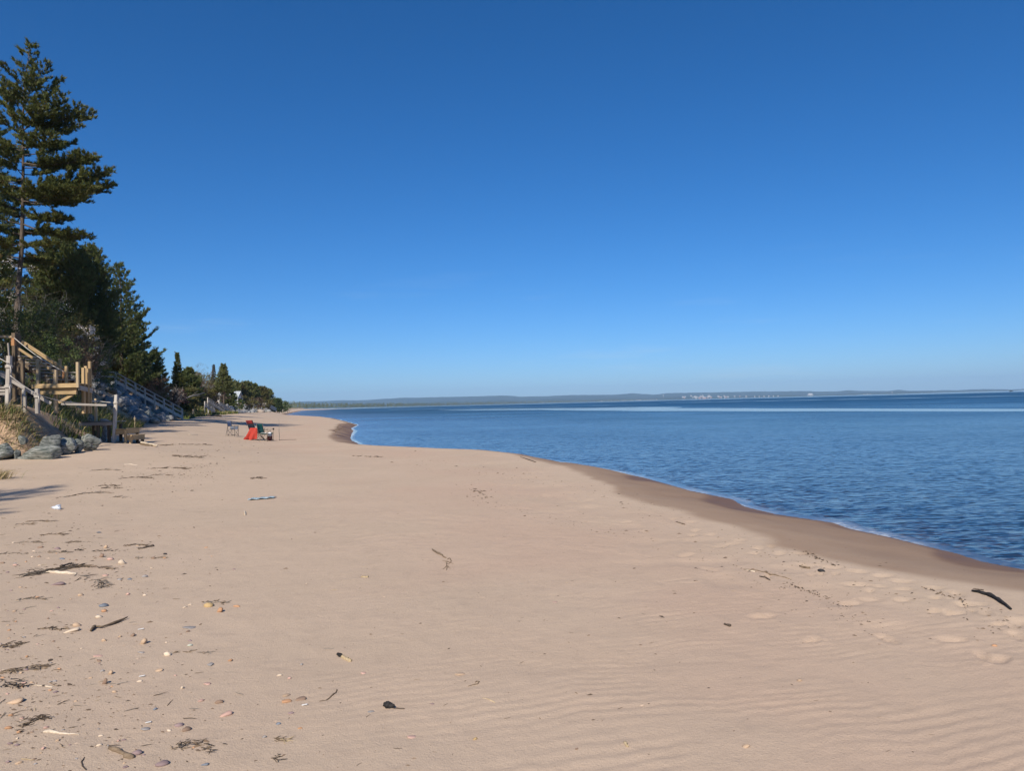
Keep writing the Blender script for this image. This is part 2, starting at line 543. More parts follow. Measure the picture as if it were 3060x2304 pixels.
def water_material():
    m, nt, p, out = new_mat('lake_water')
    geo = nt.nodes.new('ShaderNodeNewGeometry')
    pos = geo.outputs['Position']
    depth = _attr(nt, 'depth'); calm = _attr(nt, 'calm'); dist = _attr(nt, 'dist')
    mp = nt.nodes.new('ShaderNodeMapping'); nt.links.new(pos, mp.inputs[0])
    mp.inputs['Rotation'].default_value = (0, 0, R(-16)); mp.inputs['Scale'].default_value = (.42, 1.15, 1)
    def vm(op, a, b, scale=None):
        n = nt.nodes.new('ShaderNodeVectorMath'); n.operation = op
        for sock, val in zip(n.inputs, (a, b)):
            if val is None: continue
            if isinstance(val, bpy.types.NodeSocket): nt.links.new(val, sock)
            else: sock.default_value = val
        if scale is not None:
            if isinstance(scale, bpy.types.NodeSocket): nt.links.new(scale, n.inputs['Scale'])
            else: n.inputs['Scale'].default_value = scale
        return n.outputs[0]
    slope = None
    for sc, amp, det, dst in ((1.2, .14, 2, .6), (7.5, .60, 2, .8), (19, .42, 1, .3)):
        n = nt.nodes.new('ShaderNodeTexNoise'); nt.links.new(mp.outputs[0], n.inputs['Vector'])
        n.inputs['Scale'].default_value = sc; n.inputs['Detail'].default_value = det; n.inputs['Distortion'].default_value = dst
        v = vm('SCALE', vm('SUBTRACT', n.outputs['Color'], (.5, .5, .5)), None, amp)
        slope = v if slope is None else vm('ADD', slope, v)
    edge = _noise(nt, pos, .09, 4, .65)
    gust = _noise(nt, pos, .035, 3, .6)
    cal = _math(nt, 'ADD', calm, _math(nt, 'MULTIPLY', _math(nt, 'SUBTRACT', edge, .5), .7))
    k = _ramp(nt, cal, .42, .60, 1.0, .07)
    k = _math(nt, 'MULTIPLY', k, _ramp(nt, gust, .3, .7, .8, 1.2))
    slope = vm('MULTIPLY', vm('SCALE', slope, None, k), (.6, 1.0, 0))
    nrm = vm('NORMALIZE', vm('ADD', slope, (0, 0, 1)), None)
    rough = _math(nt, 'MULTIPLY', _ramp(nt, dist, 8, 260, .15, .36), k)
    rough = _math(nt, 'ADD', rough, .02)
    deepc = _mix(nt, _ramp(nt, depth, .4, 3.0), (.030, .060, .080), (.008, .045, .095))
    nt.links.new(deepc, p.inputs['Base Color'])
    nt.links.new(rough, p.inputs['Roughness']); p.inputs['IOR'].default_value = 1.333
    nt.links.new(nrm, p.inputs['Normal'])
    gl = nt.nodes.new('ShaderNodeBsdfGlossy'); nt.links.new(rough, gl.inputs['Roughness'])
    gl.inputs['Color'].default_value = (1, 1, 1, 1)
    nt.links.new(nrm, gl.inputs['Normal'])
    tr = nt.nodes.new('ShaderNodeBsdfTransparent'); tr.inputs['Color'].default_value = (.90, .94, .93, 1)
    fr = nt.nodes.new('ShaderNodeFresnel'); fr.inputs['IOR'].default_value = 1.333
    nt.links.new(nrm, fr.inputs['Normal'])
    mx = nt.nodes.new('ShaderNodeMixShader')
    nt.links.new(fr.outputs[0], mx.inputs[0])
    nt.links.new(tr.outputs[0], mx.inputs[1]); nt.links.new(gl.outputs[0], mx.inputs[2])
    body = nt.nodes.new('ShaderNodeMixShader')
    nt.links.new(_ramp(nt, depth, .0, .95, 0, 1), body.inputs[0])
    nt.links.new(mx.outputs[0], body.inputs[1]); nt.links.new(p.outputs[0], body.inputs[2])
    # sky reflection on the thin film, painted as pale diffuse lace at the waterline
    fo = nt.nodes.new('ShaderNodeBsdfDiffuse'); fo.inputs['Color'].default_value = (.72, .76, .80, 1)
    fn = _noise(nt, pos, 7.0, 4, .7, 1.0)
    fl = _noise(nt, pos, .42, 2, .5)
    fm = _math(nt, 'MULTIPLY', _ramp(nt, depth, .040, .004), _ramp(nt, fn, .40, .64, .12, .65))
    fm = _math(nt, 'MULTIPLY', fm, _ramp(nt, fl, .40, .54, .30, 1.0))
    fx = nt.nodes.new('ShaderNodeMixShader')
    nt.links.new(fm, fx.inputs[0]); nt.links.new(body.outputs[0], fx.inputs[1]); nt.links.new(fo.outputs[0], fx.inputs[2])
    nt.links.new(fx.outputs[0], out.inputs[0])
    return m

SLICK = [((20, 205), (27, 160), (35, 132), (52, 73), (75, 60), (120, 40)), 6.0]
def build_water():
    rs = [2.5]
    while rs[-1] < 15500:
        rs.append(rs[-1] * (1.013 if rs[-1] < 300 else 1.04))
    X, Y, D, F = fan_grid(np.array(rs), -62, 66, 330)
    s = signed_dist(X, Y, SHORE)
    dep = np.clip(WL - height(X, Y, False), -0.3, 9)
    calm = np.zeros_like(X)
    # glassy slicks lying along the bay
    def slick(line, w0, w1, amt=1.0):
        d = np.abs(signed_dist(X, Y, line))
        w = w0 + (w1 - w0) * sstep(60, 200, Y)
        return amt * sstep(1.15, .75, d / w * (1 + .35 * fbm(X * .03, Y * .03, 2, 91)))
    calm = np.maximum(calm, slick([(22, 215), (26, 168), (36, 128), (52, 74), (76, 62), (130, 45)], 4.0, 15))
    calm = np.maximum(calm, slick([(-20, 300), (22, 205), (30, 178)], 4.0, 13))
    calm = np.maximum(calm, slick([(-75, 470), (-20, 390), (60, 330)], 5, 9, .8))
    calm = np.maximum(calm, slick([(100, 440), (180, 300), (230, 240), (330, 205)], 6, 10, .9))
    far = sstep(900, 1700, D)
    calm = np.maximum(calm, far)
    shore_calm = sstep(0.045, 0.012, dep) * (s < .5)
    calm = np.maximum(calm, shore_calm)
    keep = (s[F].min(1) < 1.2)
    F = F[keep]
    used = np.unique(F); remap = np.full(len(X), -1); remap[used] = np.arange(len(used))
    V = np.stack([X, Y, np.full_like(X, WL)], -1)[used]
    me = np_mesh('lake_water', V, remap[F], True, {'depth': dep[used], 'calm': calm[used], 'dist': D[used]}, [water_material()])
    return tag(mesh_obj('lake_water', me), 'rippled blue lake with pale glassy slicks', None, None, 'structure')
build_water()

RIDGE = [(700, 1222), (780, 1212), (860, 1203), (904, 1197), (975, 1196), (1021, 1193), (1073, 1194), (1138, 1190), (1197, 1186),
         (1268, 1185), (1382, 1182), (1450, 1181), (1500, 1179), (1557, 1183), (1627, 1182), (1706, 1178), (1785, 1177.5), (1832, 1177.5), (1892, 1173),
         (1952, 1177.5), (1990, 1173), (2032, 1172), (2120, 1170.5), (2200, 1169), (2282, 1167.7), (2404, 1167), (2456, 1168.6),
         (2512, 1167.7), (2534, 1164), (2569, 1167), (2656, 1167), (2686, 1163.4), (2716, 1167), (2790, 1166)]
FORE = [(1000, 1209), (1080, 1207), (1180, 1204), (1260, 1203), (1340, 1198), (1420, 1199), (1500, 1194), (1580, 1196), (1660, 1190), (1740, 1193), (1840, 1188),
        (1930, 1190), (2040, 1184), (2150, 1186), (2260, 1180), (2380, 1179), (2480, 1178), (2560, 1173), (2640, 1172), (2680, 1168), (2740, 1169.5), (2800, 1172)]
ISLE = [(2690, 1176), (2720, 1171), (2816, 1165), (2859, 1165.6), (2900, 1163), (2946, 1161.7), (3011, 1163), (3045, 1166), (3075, 1169)]
FARISLE = [(2960, 1168), (3020, 1163.5), (3060, 1161), (3120, 1158), (3200, 1156)]
def build_hills(name, prof, D0, depth, label, seed):
    pxs = np.arange(prof[0][0], prof[-1][0] + 1, 4.0)
    pys = np.interp(pxs, [p[0] for p in prof], [p[1] for p in prof])
    nv = 14
    V = []
    for i, (px, py) in enumerate(zip(pxs, pys)):
        top = at(px, py, D0 + depth)
        hgt = max(top.z - WL, 2.0) * (1 + .035 * float(fbm(np.array([px * .06]), np.array([seed]), 4, seed)[0]))
        for j in range(nv):
            v = j / (nv - 1)
            yy = D0 + depth * v
            sh = 0.10 * (1 - v) + v ** .75 * .9 if v > 0 else 0.0
            nz = 1 + .22 * float(fbm(np.array([px * .02 + v * 1.3]), np.array([v * 4.0]), 4, seed + 5)[0]) * math.sin(math.pi * v)
            V.append((top.x / top.y * yy, yy, WL - .5 + hgt * sh * nz))
        V.append((top.x / top.y * (D0 + depth * 1.6), D0 + depth * 1.6, WL - 3))
    n = nv + 1
    F = [(i * n + j, (i + 1) * n + j, (i + 1) * n + j + 1, i * n + j + 1) for i in range(len(pxs) - 1) for j in range(n - 1)]
    me = np_mesh(name, np.array(V), np.array(F), True, None, [MATS['forest_hill']])
    return tag(mesh_obj(name, me), label, None, None, 'structure')
def hill_material():
    m, nt, p, out = new_mat('forest_hill')
    pos = nt.nodes.new('ShaderNodeNewGeometry').outputs['Position']
    n1 = _noise(nt, pos, .004, 5, .65); n2 = _noise(nt, pos, .02, 4, .7)
    c = _mix(nt, _ramp(nt, n1, .35, .65), (.018, .034, .026), (.034, .046, .032))
    c = _mix(nt, _ramp(nt, n2, .55, .75), c, (.065, .060, .046))
    nt.links.new(c, p.inputs['Base Color'])
    p.inputs['Roughness'].default_value = .95; p.inputs['Specular IOR Level'].default_value = .05
    _bump(nt, n2, p, .8, 25)
    MATS['forest_hill'] = m
hill_material()
build_hills('far_hills', RIDGE, 9400, 1800, 'long forested ridge across the bay fading to blue', 3)
build_hills('foothills', FORE, 8000, 900, 'lower wooded foothills along the far shore', 17)
build_hills('headland', ISLE, 9600, 500, 'low wooded headland at the right end of the far shore', 29)
build_hills('distant_headland', FARISLE, 12500, 700, 'faint distant headland at the right edge', 37)

def build_haze():
    b = MB()
    b.box((1500, 6400, 158), 27000, 19000, 330)
    m = bpy.data.materials.new('haze_air'); m.use_nodes = True
    nt = m.node_tree; nt.nodes.clear()
    out = nt.nodes.new('ShaderNodeOutputMaterial')
    pv = nt.nodes.new('ShaderNodeVolumePrincipled')
    pv.inputs['Color'].default_value = (.44, .70, 1.0, 1)
    pv.inputs['Density'].default_value = 0.000075
    pv.inputs['Anisotropy'].default_value = -0.10
    nt.links.new(pv.outputs[0], out.inputs['Volume'])
    o = b.build('haze', m)
    return tag(o, 'thin blue summer haze over the bay', None, None, 'stuff')
build_haze()

# ================================================================== VEGETATION
def leaf_material(name, c_dark, c_light, c_odd=None, trans=.32):
    m, nt, p, out = new_mat(name)
    nt.nodes.remove(p)
    geo = nt.nodes.new('ShaderNodeNewGeometry')
    n = _noise(nt, geo.outputs['Position'], 1.1, 3, .6)
    f = _math(nt, 'ADD', _math(nt, 'MULTIPLY', geo.outputs['Random Per Island'], .55), _math(nt, 'MULTIPLY', _ramp(nt, n, .3, .7), .45))
    c = _mix(nt, f, c_dark, c_light)
    if c_odd is not None:
        c = _mix(nt, _ramp(nt, geo.outputs['Random Per Island'], .90, .93), c, c_odd)
    d = nt.nodes.new('ShaderNodeBsdfPrincipled'); d.inputs['Roughness'].default_value = .55
    d.inputs['Specular IOR Level'].default_value = .25
    t = nt.nodes.new('ShaderNodeBsdfTranslucent')
    nt.links.new(c, d.inputs['Base Color']); nt.links.new(c, t.inputs['Color'])
    mx = nt.nodes.new('ShaderNodeMixShader'); mx.inputs[0].default_value = trans
    nt.links.new(d.outputs[0], mx.inputs[1]); nt.links.new(t.outputs[0], mx.inputs[2])
    nt.links.new(mx.outputs[0], out.inputs[0])
    MATS[name] = m
    return m
leaf_material('needles_pine', (.055, .080, .024), (.205, .215, .060), (.17, .115, .04))
leaf_material('needles_dark', (.048, .078, .028), (.190, .220, .072), (.13, .095, .04))
leaf_material('needles_far', (.080, .104, .038), (.225, .228, .085))
leaf_material('needles_brown', (.075, .060, .035), (.12, .095, .05))
leaf_material('leaf_olive', (.070, .074, .024), (.190, .170, .058), (.17, .10, .06))
leaf_material('leaf_brown', (.085, .064, .044), (.190, .140, .095), (.15, .06, .05))
leaf_material('leaf_red', (.080, .046, .040), (.155, .085, .075))
leaf_material('leaf_green', (.045, .078, .024), (.13, .165, .055))
leaf_material('blossom', (.62, .58, .55), (.82, .80, .77), (.55, .42, .40), .15)
BARK = surf('pine_bark', (.075, .058, .045), (.17, .135, .105), 9, .95, (1, 1, .35), .9, .03)
BARK_GREY = surf('grey_bark', (.16, .145, .13), (.30, .28, .25), 9, .9, (1, 1, .4), .6, .02)
BARK_PALE = surf('pale_dead_wood', (.34, .30, .25), (.55, .50, .43), 8, .9, (1, 1, .4), .5, .015)

def unit(v):
    return v / np.maximum(np.linalg.norm(v, axis=-1, keepdims=True), 1e-9)

def blade_mesh(P, A, nb, length, width, spread, rng):
    """nb needle blades (one triangle each) leaving every tuft point P along its axis A"""
    N = len(P)
    P = np.repeat(P, nb, 0); A = np.repeat(A, nb, 0)
    D = unit(A + spread * rng.normal(size=A.shape))
    L = length * rng.uniform(.65, 1.25, (len(P), 1)); W = width * rng.uniform(.7, 1.3, (len(P), 1))
    S = unit(np.cross(D, rng.normal(size=A.shape))) * W * .5
    B = P + .02 * rng.normal(size=P.shape) * length / .12
    V = np.stack([B - S, B + S, B + D * L], 1).reshape(-1, 3)
    return V, np.arange(len(V)).reshape(-1, 3)

def leaf_mesh(P, size, rng, flat=0.0, jitter=0.0):
    """one small kite-shaped leaf at each point"""
    n = len(P)
    D = unit(rng.normal(size=(n, 3)) * np.array([1, 1, .7])); S = unit(np.cross(D, rng.normal(size=(n, 3))))
    s = size * rng.uniform(.6, 1.3, (n, 1))
    V = np.stack([P - D * s * .5, P + S * s * .32, P + D * s * .5, P - S * s * .32], 1).reshape(-1, 3)
    return V, np.arange(len(V)).reshape(-1, 4)

def limb_curve(o, d, L, up, n=6):
    """limb leaving o along d; its tip is swept upwards by up*L"""
    t = np.linspace(0, 1, n)[:, None]
    return o + d * L * t + np.array([0, 0, 1.0]) * (up * L * t ** 2.2)

def conifer(name, label, base, H, crown_lo, radius, seed, group=None, limbs=70, more=1.7, needle=.13, width=.022, nb=9, density=1.0, elev=0.1, up=.18,
            mat='needles_pine', bark=None, profile=None, blk=.42, lean=(0, 0), trunk_r=None, gaps=.12, extra=(), dead=0, spread=.55, az_skip=None):
    rng = np.random.default_rng(seed)
    limbs = int(limbs * more)
    root = empty(name, base)
    tag(root, label, 'tree', group)
    r0 = trunk_r or H * .016 + .03
    mb = MB()
    nz = 9
    wob = rng.normal(size=(nz, 2)) * .012 * H
    axis = [np.array([lean[0] * (k / (nz - 1)) + wob[k][0] * (k / nz) * .5, lean[1] * (k / (nz - 1)) + wob[k][1] * (k / nz) * .5, H * k / (nz - 1)]) for k in range(nz)]
    axis[0][2] -= .5
    mb.tube(axis, [max(r0 * (1 - .93 * (k / (nz - 1)) ** .9), .012) for k in range(nz)], 8)
    def trunk_at(z):
        f = np.clip(z / H, 0, .999) * (nz - 1); k = int(f); a = axis[k] if k else np.array([axis[0][0], axis[0][1], 0.0])
        return a + (axis[k + 1] - a) * (f - k)
    prof = profile or (lambda u: (1 - u) ** .75 * (.55 + .45 * min(1, u * 6)))
    TP, TA = [], []
    specs = []
    ga = rng.uniform(0, 6.28)
    for i in range(limbs):
        u = ((i + rng.uniform(0, .8)) / limbs)
        z = H * (crown_lo + (1 - crown_lo) * u)
        az = ga + i * 2.39996 + rng.normal() * .3
        L = radius * prof(u) * rng.uniform(.72, 1.15)
        if rng.random() < gaps: L *= .45
        if az_skip and az_skip(az, u): continue
        el = elev + .55 * u ** 1.5 + rng.normal() * .07
        specs.append((z - .04 * H * (1 - u), az, max(L, .12), el, up * rng.uniform(.6, 1.3)))
    for e in extra:
        specs.append(e)
    for z, az, L, el, upk in specs:
        o = trunk_at(z)
        d = np.array([math.cos(az) * math.cos(el), math.sin(az) * math.cos(el), math.sin(el)])
        C = limb_curve(o, d, L, upk, 6)
        if L > .35:
            rl = min(r0 * .30, .011 * L + .006)
            mb.tube(C, [rl * (1 - .85 * k / 5) for k in range(6)], 4, cap=False)
        hd = np.array([-math.sin(az), math.cos(az), 0])
        step = needle * .62 / density
        nside = max(2, int(L * .78 / (step * 1.25)))
        for q in range(nside):
            t = .22 + .78 * (q + rng.uniform(0, .9)) / nside
            t = min(t, 1.0)
            k = t * 5; k0 = min(int(k), 4); p = C[k0] + (C[k0 + 1] - C[k0]) * (k - k0)
            tang = unit(C[k0 + 1] - C[k0])
            bl = (L * blk * (1 - t) ** .6 + needle * 1.3) * rng.uniform(.6, 1.2)
            sgn = 1 if q % 2 else -1
            bd = unit(tang * rng.uniform(.5, .9) + hd * sgn * rng.uniform(.5, 1.0) + np.array([0, 0, rng.uniform(-.05, .35)]))
            m = max(1, int(bl / step))
            for j in range(m):
                f = (j + .7) / m
                TP.append(p + bd * bl * f + rng.normal(size=3) * needle * .18)
                TA.append(bd * .75 + np.array([0, 0, .65]))
            if bl > needle * 3.2 and needle < .2:
                mb.tube([p, p + bd * bl * .8], [.008, .004], 3, cap=False)
        TP.append(C[-1]); TA.append(unit(C[-1] - C[-2]) + np.array([0, 0, .3]))
    top = axis[-1]
    for k in range(6):
        TP.append(top - np.array([0, 0, .12 * k * needle / .13])); TA.append(np.array([0, 0, 1.0]))
    for i in range(dead):
        z = H * rng.uniform(crown_lo * .45, crown_lo * 1.15); az = rng.uniform(0, 6.28); L = radius * rng.uniform(.2, .5)
        o = trunk_at(z); d = np.array([math.cos(az), math.sin(az), rng.uniform(-.25, .2)])
        C = limb_curve(o, d, L, rng.uniform(-.2, .15), 5)
        mb.tube(C, [.016, .013, .010, .007, .004], 4, cap=False)
        for j in range(3):
            p = C[1 + j]; mb.tube([p, p + unit(d + rng.normal(size=3) * .6) * L * .3], [.007, .003], 3, cap=False)
    TP, TA = np.array(TP), np.array(TA)
    V, F = blade_mesh(TP, TA, int(nb * 1.3), needle, width * 1.35, spread, rng)
    mb.build('trunk', bark or BARK, root, smooth=True)
    mesh_obj('crown', np_mesh('crown', V, F, False, None, [MATS[mat]]), root)
    return root

def twig_tree(mb, rng, o, d, L, r, depth, kids=3, spread=.55, tips=None, bend=.12):
    n = 4
    C = [np.array(o, float)]
    dd = np.array(d, float)
    for k in range(n):
        dd = unit(dd + rng.normal(size=3) * bend + np.array([0, 0, .04]))
        C.append(C[-1] + dd * L / n)
    mb.tube(C, [r * (1 - .55 * k / n) for k in range(n + 1)], 5 if depth > 2 else 3, cap=False)
    if tips is not None and depth <= 1:
        tips.extend(C[1:])
    if depth <= 0: return
    for k in range(kids):
        t = rng.uniform(.35, 1.0); i = min(int(t * n), n - 1)
        p = C[i] + (C[i + 1] - C[i]) * (t * n - i)
        nd = unit(dd + rng.normal(size=3) * spread)
        twig_tree(mb, rng, p, nd, L * rng.uniform(.5, .78), r * .55, depth - 1, kids, spread, tips, bend)

def broadleaf(name, label, base, H, W, seed, mat, cat='tree', group=None, leaves=2500, leaf=.09, twigs=True, depth=3, bark=None, gappy=.35, stems=3, r=.04, low=.1):
    """shrub or tree: branching stems, leaves in clumps along their ends"""
    rng = np.random.default_rng(seed)
    root = empty(name, base)
    tag(root, label, cat, group)
    mb = MB(); tips = []
    for k in range(stems):
        a = rng.uniform(0, 6.28); out = rng.uniform(.1, .7) * W / max(H, W)
        twig_tree(mb, rng, (rng.normal() * W * .06, rng.normal() * W * .06, -.2), unit(np.array([math.cos(a) * out, math.sin(a) * out, 1.0])),
                  H * rng.uniform(.42, .58), r, depth, 4, .62, tips)
    mb.build('branches' if cat == 'shrub' else 'trunk', bark or BARK_GREY, root, smooth=True)
    if leaves:
        # clump centres over a bumpy dome
        nc = max(10, int(leaves / 55))
        u = rng.uniform(0, 6.28, nc); v = rng.uniform(0, 1, nc) ** .6
        rad = rng.uniform(.45, 1.0, nc) ** .6
        cz = low * H + (1 - low) * H * (1 - (1 - v) ** 1.0 * .95)
        prof = np.sqrt(np.clip(1 - ((cz / H - .45) / .62) ** 2, .04, 1))
        C = np.stack([np.cos(u) * rad * prof * W, np.sin(u) * rad * prof * W, cz], -1)
        if tips:
            T = np.array(tips); T = T[rng.integers(0, len(T), nc // 2)]
            C = np.concatenate([C, T])
        per = max(4, leaves // len(C))
        P = np.repeat(C, per, 0) + rng.normal(size=(len(C) * per, 3)) * W * .11 * np.array([1, 1, .75])
        V, F = leaf_mesh(P, leaf, rng)
        mesh_obj('foliage' if cat == 'shrub' else 'crown', np_mesh('crown', V, F, False, None, [MATS[mat]]), root)
    return root

def foot_at(px, Y):
    p = at(px, 1230, Y)
    return Vector((p.x, Y, hz(p.x, Y)))

def top_h(px_top, py_top, Y, base):
    return at(px_top, py_top, Y).z - base.z

# --- the tall white pine on the left, with the limbs that reach out over the beach
Y1 = 48.0
b1 = foot_at(44, Y1)
H1 = top_h(85, 128, Y1, b1)
top1 = at(86, 128, Y1)
LIMBS_PX = [(146, 192, 300, -.4), (120, 165, 270, .6), (195, 243, 345, .5), (189, 282, 372, -1.2), (250, 317, 402, -.6), (285, 336, 412, .4), (226, 425, 462, 1.0),
            (273, 466, 486, -.8), (277, 480, 492, .9), (240, 470, 500, .1), (324, 506, 566, -.3), (300, 520, 560, .8), (335, 553, 585, .3), (270, 560, 600, -1.3), (253, 594, 604, .7),
            (187, 652, 640, -.9), (180, 640, 650, .5), (252, 707, 668, -.2), (200, 690, 690, 1.0), (150, 725, 730, -.5), (170, 560, 590, -1.8), (160, 405, 440, -1.6), (130, 320, 390, -1.4),
            (110, 230, 330, -1.0), (60, 210, 330, .3), (20, 300, 400, -.5), (-40, 400, 450, .2), (-60, 520, 560, .6), (-30, 620, 640, -.4), (5, 690, 700, .5)]
ex = []
for tx, ty, oy, dy in LIMBS_PX:
    tip = at(tx, ty, Y1 + dy * 1.55)
    frac = (at(60, oy, Y1).z - b1.z)
    o = np.array([b1.x + (top1.x - b1.x) * frac / H1, Y1, b1.z + frac])
    v = np.array(tip) - o
    hl = math.hypot(v[0], v[1]); az = math.atan2(v[1], v[0])
    upk = .22
    L = max(hl, .3)
    el = math.atan2(v[2] - upk * L, hl)
    ex.append((frac, az, L / max(math.cos(el), .5), el, upk))
conifer('white_pine', 'tallest pine at the left edge, long bare trunk and open layered branches', b1, H1, .30, 5.0, 101, None, limbs=66, needle=.22, width=.042, nb=13,
        density=1.15, elev=.02, up=.2, lean=(top1.x - b1.x, 0), trunk_r=.22, gaps=.25, extra=ex, dead=22, more=1.25, blk=.40,
        az_skip=lambda az, u: math.cos(az) > .35 and u < .93)
# --- its neighbours on the bank
def pine_px(label, tpx, tpy, bpx, Y, half_px, seed, **k):
    b = foot_at(bpx, Y)
    H = top_h(tpx, tpy, Y, b)
    args = dict(limbs=60, needle=.21, width=.040, nb=9, mat='needles_dark', crown_lo=.08)
    args.update(k)
    lo = args.pop('crown_lo')
    return conifer(args.pop('name', 'pine_tree'), label, b, H, lo, half_px * Y / FPX, seed, args.pop('group', 'trees on the bank'), **args)
G = 'trees on the bank'
pine_px('pine at the left edge behind the tallest pine, its tip the highest point in view', 8, 72, -45, 62, 150, 102, limbs=80, crown_lo=.22, up=.25, elev=.12)
pine_px('broad dark pine with a tufted crown just right of the tallest trunk', 195, 720, 190, 56, 118, 103, limbs=95, crown_lo=.03, up=.4, elev=.25, nb=10, density=1.15, profile=lambda u: min(1, (1 - u) * 2.2) ** .6)
pine_px('dark pine with a bushy top behind the flowering shrub', 284, 738, 275, 59, 86, 104, limbs=90, crown_lo=.12, up=.4, elev=.25, nb=10, density=1.1, profile=lambda u: min(1, (1 - u) * 1.9) ** .7)
pine_px('thick conical pine whose branch tips step down towards the chairs', 352, 792, 365, 70, 128, 105, limbs=80, crown_lo=.02, up=.34, elev=.16, nb=11, gaps=.3, blk=.34, density=1.0, needle=.24, width=.048,
        profile=lambda u: (1 - u) ** .8 * .98 + .02)
pine_px('low dark pine in the shade left of the conical pine', 232, 850, 240, 74, 90, 106, limbs=80, crown_lo=.06, needle=.26, width=.06)
pine_px('bushy young pine at the foot of the conical pine', 490, 1050, 466, 76, 52, 107, limbs=70, crown_lo=.0, needle=.25, width=.055, up=.45, elev=.2, mat='needles_pine')
pine_px('shaded pine filling the gap behind the deck posts', 130, 800, 120, 74, 100, 108, limbs=85, crown_lo=.02, needle=.24, width=.06)
pine_px('dense dark pine behind the deck stairs at the left edge', 30, 760, 20, 60, 120, 109, limbs=85, crown_lo=.02, needle=.23, width=.055)
pine_px('dark pine behind the top of the grey stairs', 300, 900, 310, 82, 80, 110, limbs=80, crown_lo=.0, needle=.22, width=.06)
pine_px('dark pine rising behind the bushy young pine', 420, 935, 415, 86, 70, 111, limbs=80, crown_lo=.0, needle=.22, width=.06)
# out of frame on the left: the pines whose shade falls on the near sand and on the hillside behind the deck
for k, (x, y, H, r, lab) in enumerate([(-13.9, -5.5, 16.6, 4.5, 'pine out of frame beside the photographer, shading the sand at the left edge'),
                                       (-19.7, 17.4, 12.5, 3.7, 'nearest pine of the row out of frame left of the dune'),
                                       (-23.6, 23.4, 13.5, 3.9, 'middle pine of the row out of frame left of the deck'),
                                       (-28.0, 31.0, 15.0, 4.2, 'third pine of the row out of frame left of the tallest pine'),
                                       (-30.0, 37.5, 15.0, 4.0, 'last pine of the row out of frame left of the tallest pine')]):
    conifer('pine_tree', lab, Vector((x, y, hz(x, y))), H, .12 if k else .35, r, 112 + k, G, limbs=85 if k else 60, more=1.0, needle=.3 if k else .2, width=.09 if k else .045, nb=6, elev=.1, up=.2, gaps=.2)

# --- smaller conifers and bare trees further along the bank
pine_px('narrow pointed spruce standing clear of the bushes', 524, 1056, 533, 92, 33, 121, name='spruce_tree', limbs=150, crown_lo=.02, needle=.13, width=.06, nb=9, elev=-.1, up=.1, mat='needles_pine', profile=lambda u: (1 - u) ** .95, gaps=.03)
pine_px('dark pine tucked behind the pointed spruce', 556, 1104, 566, 106, 36, 122, limbs=80, crown_lo=.02, needle=.26, width=.07, profile=lambda u: min(1, (1 - u) * 2) ** .7)
pine_px('slim brownish spruce beside the bare tree', 636, 1092, 640, 126, 17, 123, name='spruce_tree', limbs=90, crown_lo=.02, needle=.12, width=.06, elev=-.05, up=.05, mat='needles_brown', profile=lambda u: (1 - u) ** .8)
pine_px('tall pine with a bare lower trunk beside the far stairs', 659, 1092, 669, 118, 30, 124, limbs=60, crown_lo=.42, needle=.26, width=.07, up=.22, elev=.15, trunk_r=.16, mat='needles_far')
for k, (px, py, bx, Y, hw, lab) in enumerate([
        (697, 1146, 700, 188, 20, 'rounded pine just left of the cabin roof'),
        (718, 1152, 718, 192, 17, 'rounded tree rising straight behind the cabin roof'),
        (738, 1147, 739, 196, 22, 'broad round-topped pine right of the cabin'),
        (763, 1153, 762, 198, 15, 'round tree with a small tuft above its crown right of the cabin'),
        (786, 1161, 784, 208, 18, 'spreading tree above the second bank of rocks'),
        (806, 1168, 803, 218, 15, 'last tall pine of the near bank, leaning towards the lake'),
        (828, 1196, 828, 255, 14, 'low clump of green trees where the bank drops to the beach')]):
    pine_px(lab, px, py, bx, Y, hw, 130 + k, limbs=50, crown_lo=.12, needle=.5, width=.17, nb=6, mat=('needles_far', 'leaf_olive', 'needles_far', 'needles_dark', 'leaf_olive', 'needles_far', 'leaf_green')[k], profile=lambda u: min(1, (1 - u) * 2.4) ** .55, up=.25, elev=.2)
pine_px('bare-tipped pine behind the brown brush', 590, 1118, 592, 134, 26, 139, limbs=60, crown_lo=.05, needle=.3, width=.09, mat='needles_far')
pine_px('dark pine low behind the tall bare-trunked pine', 682, 1128, 684, 144, 26, 140, limbs=70, crown_lo=.02, needle=.32, width=.1)

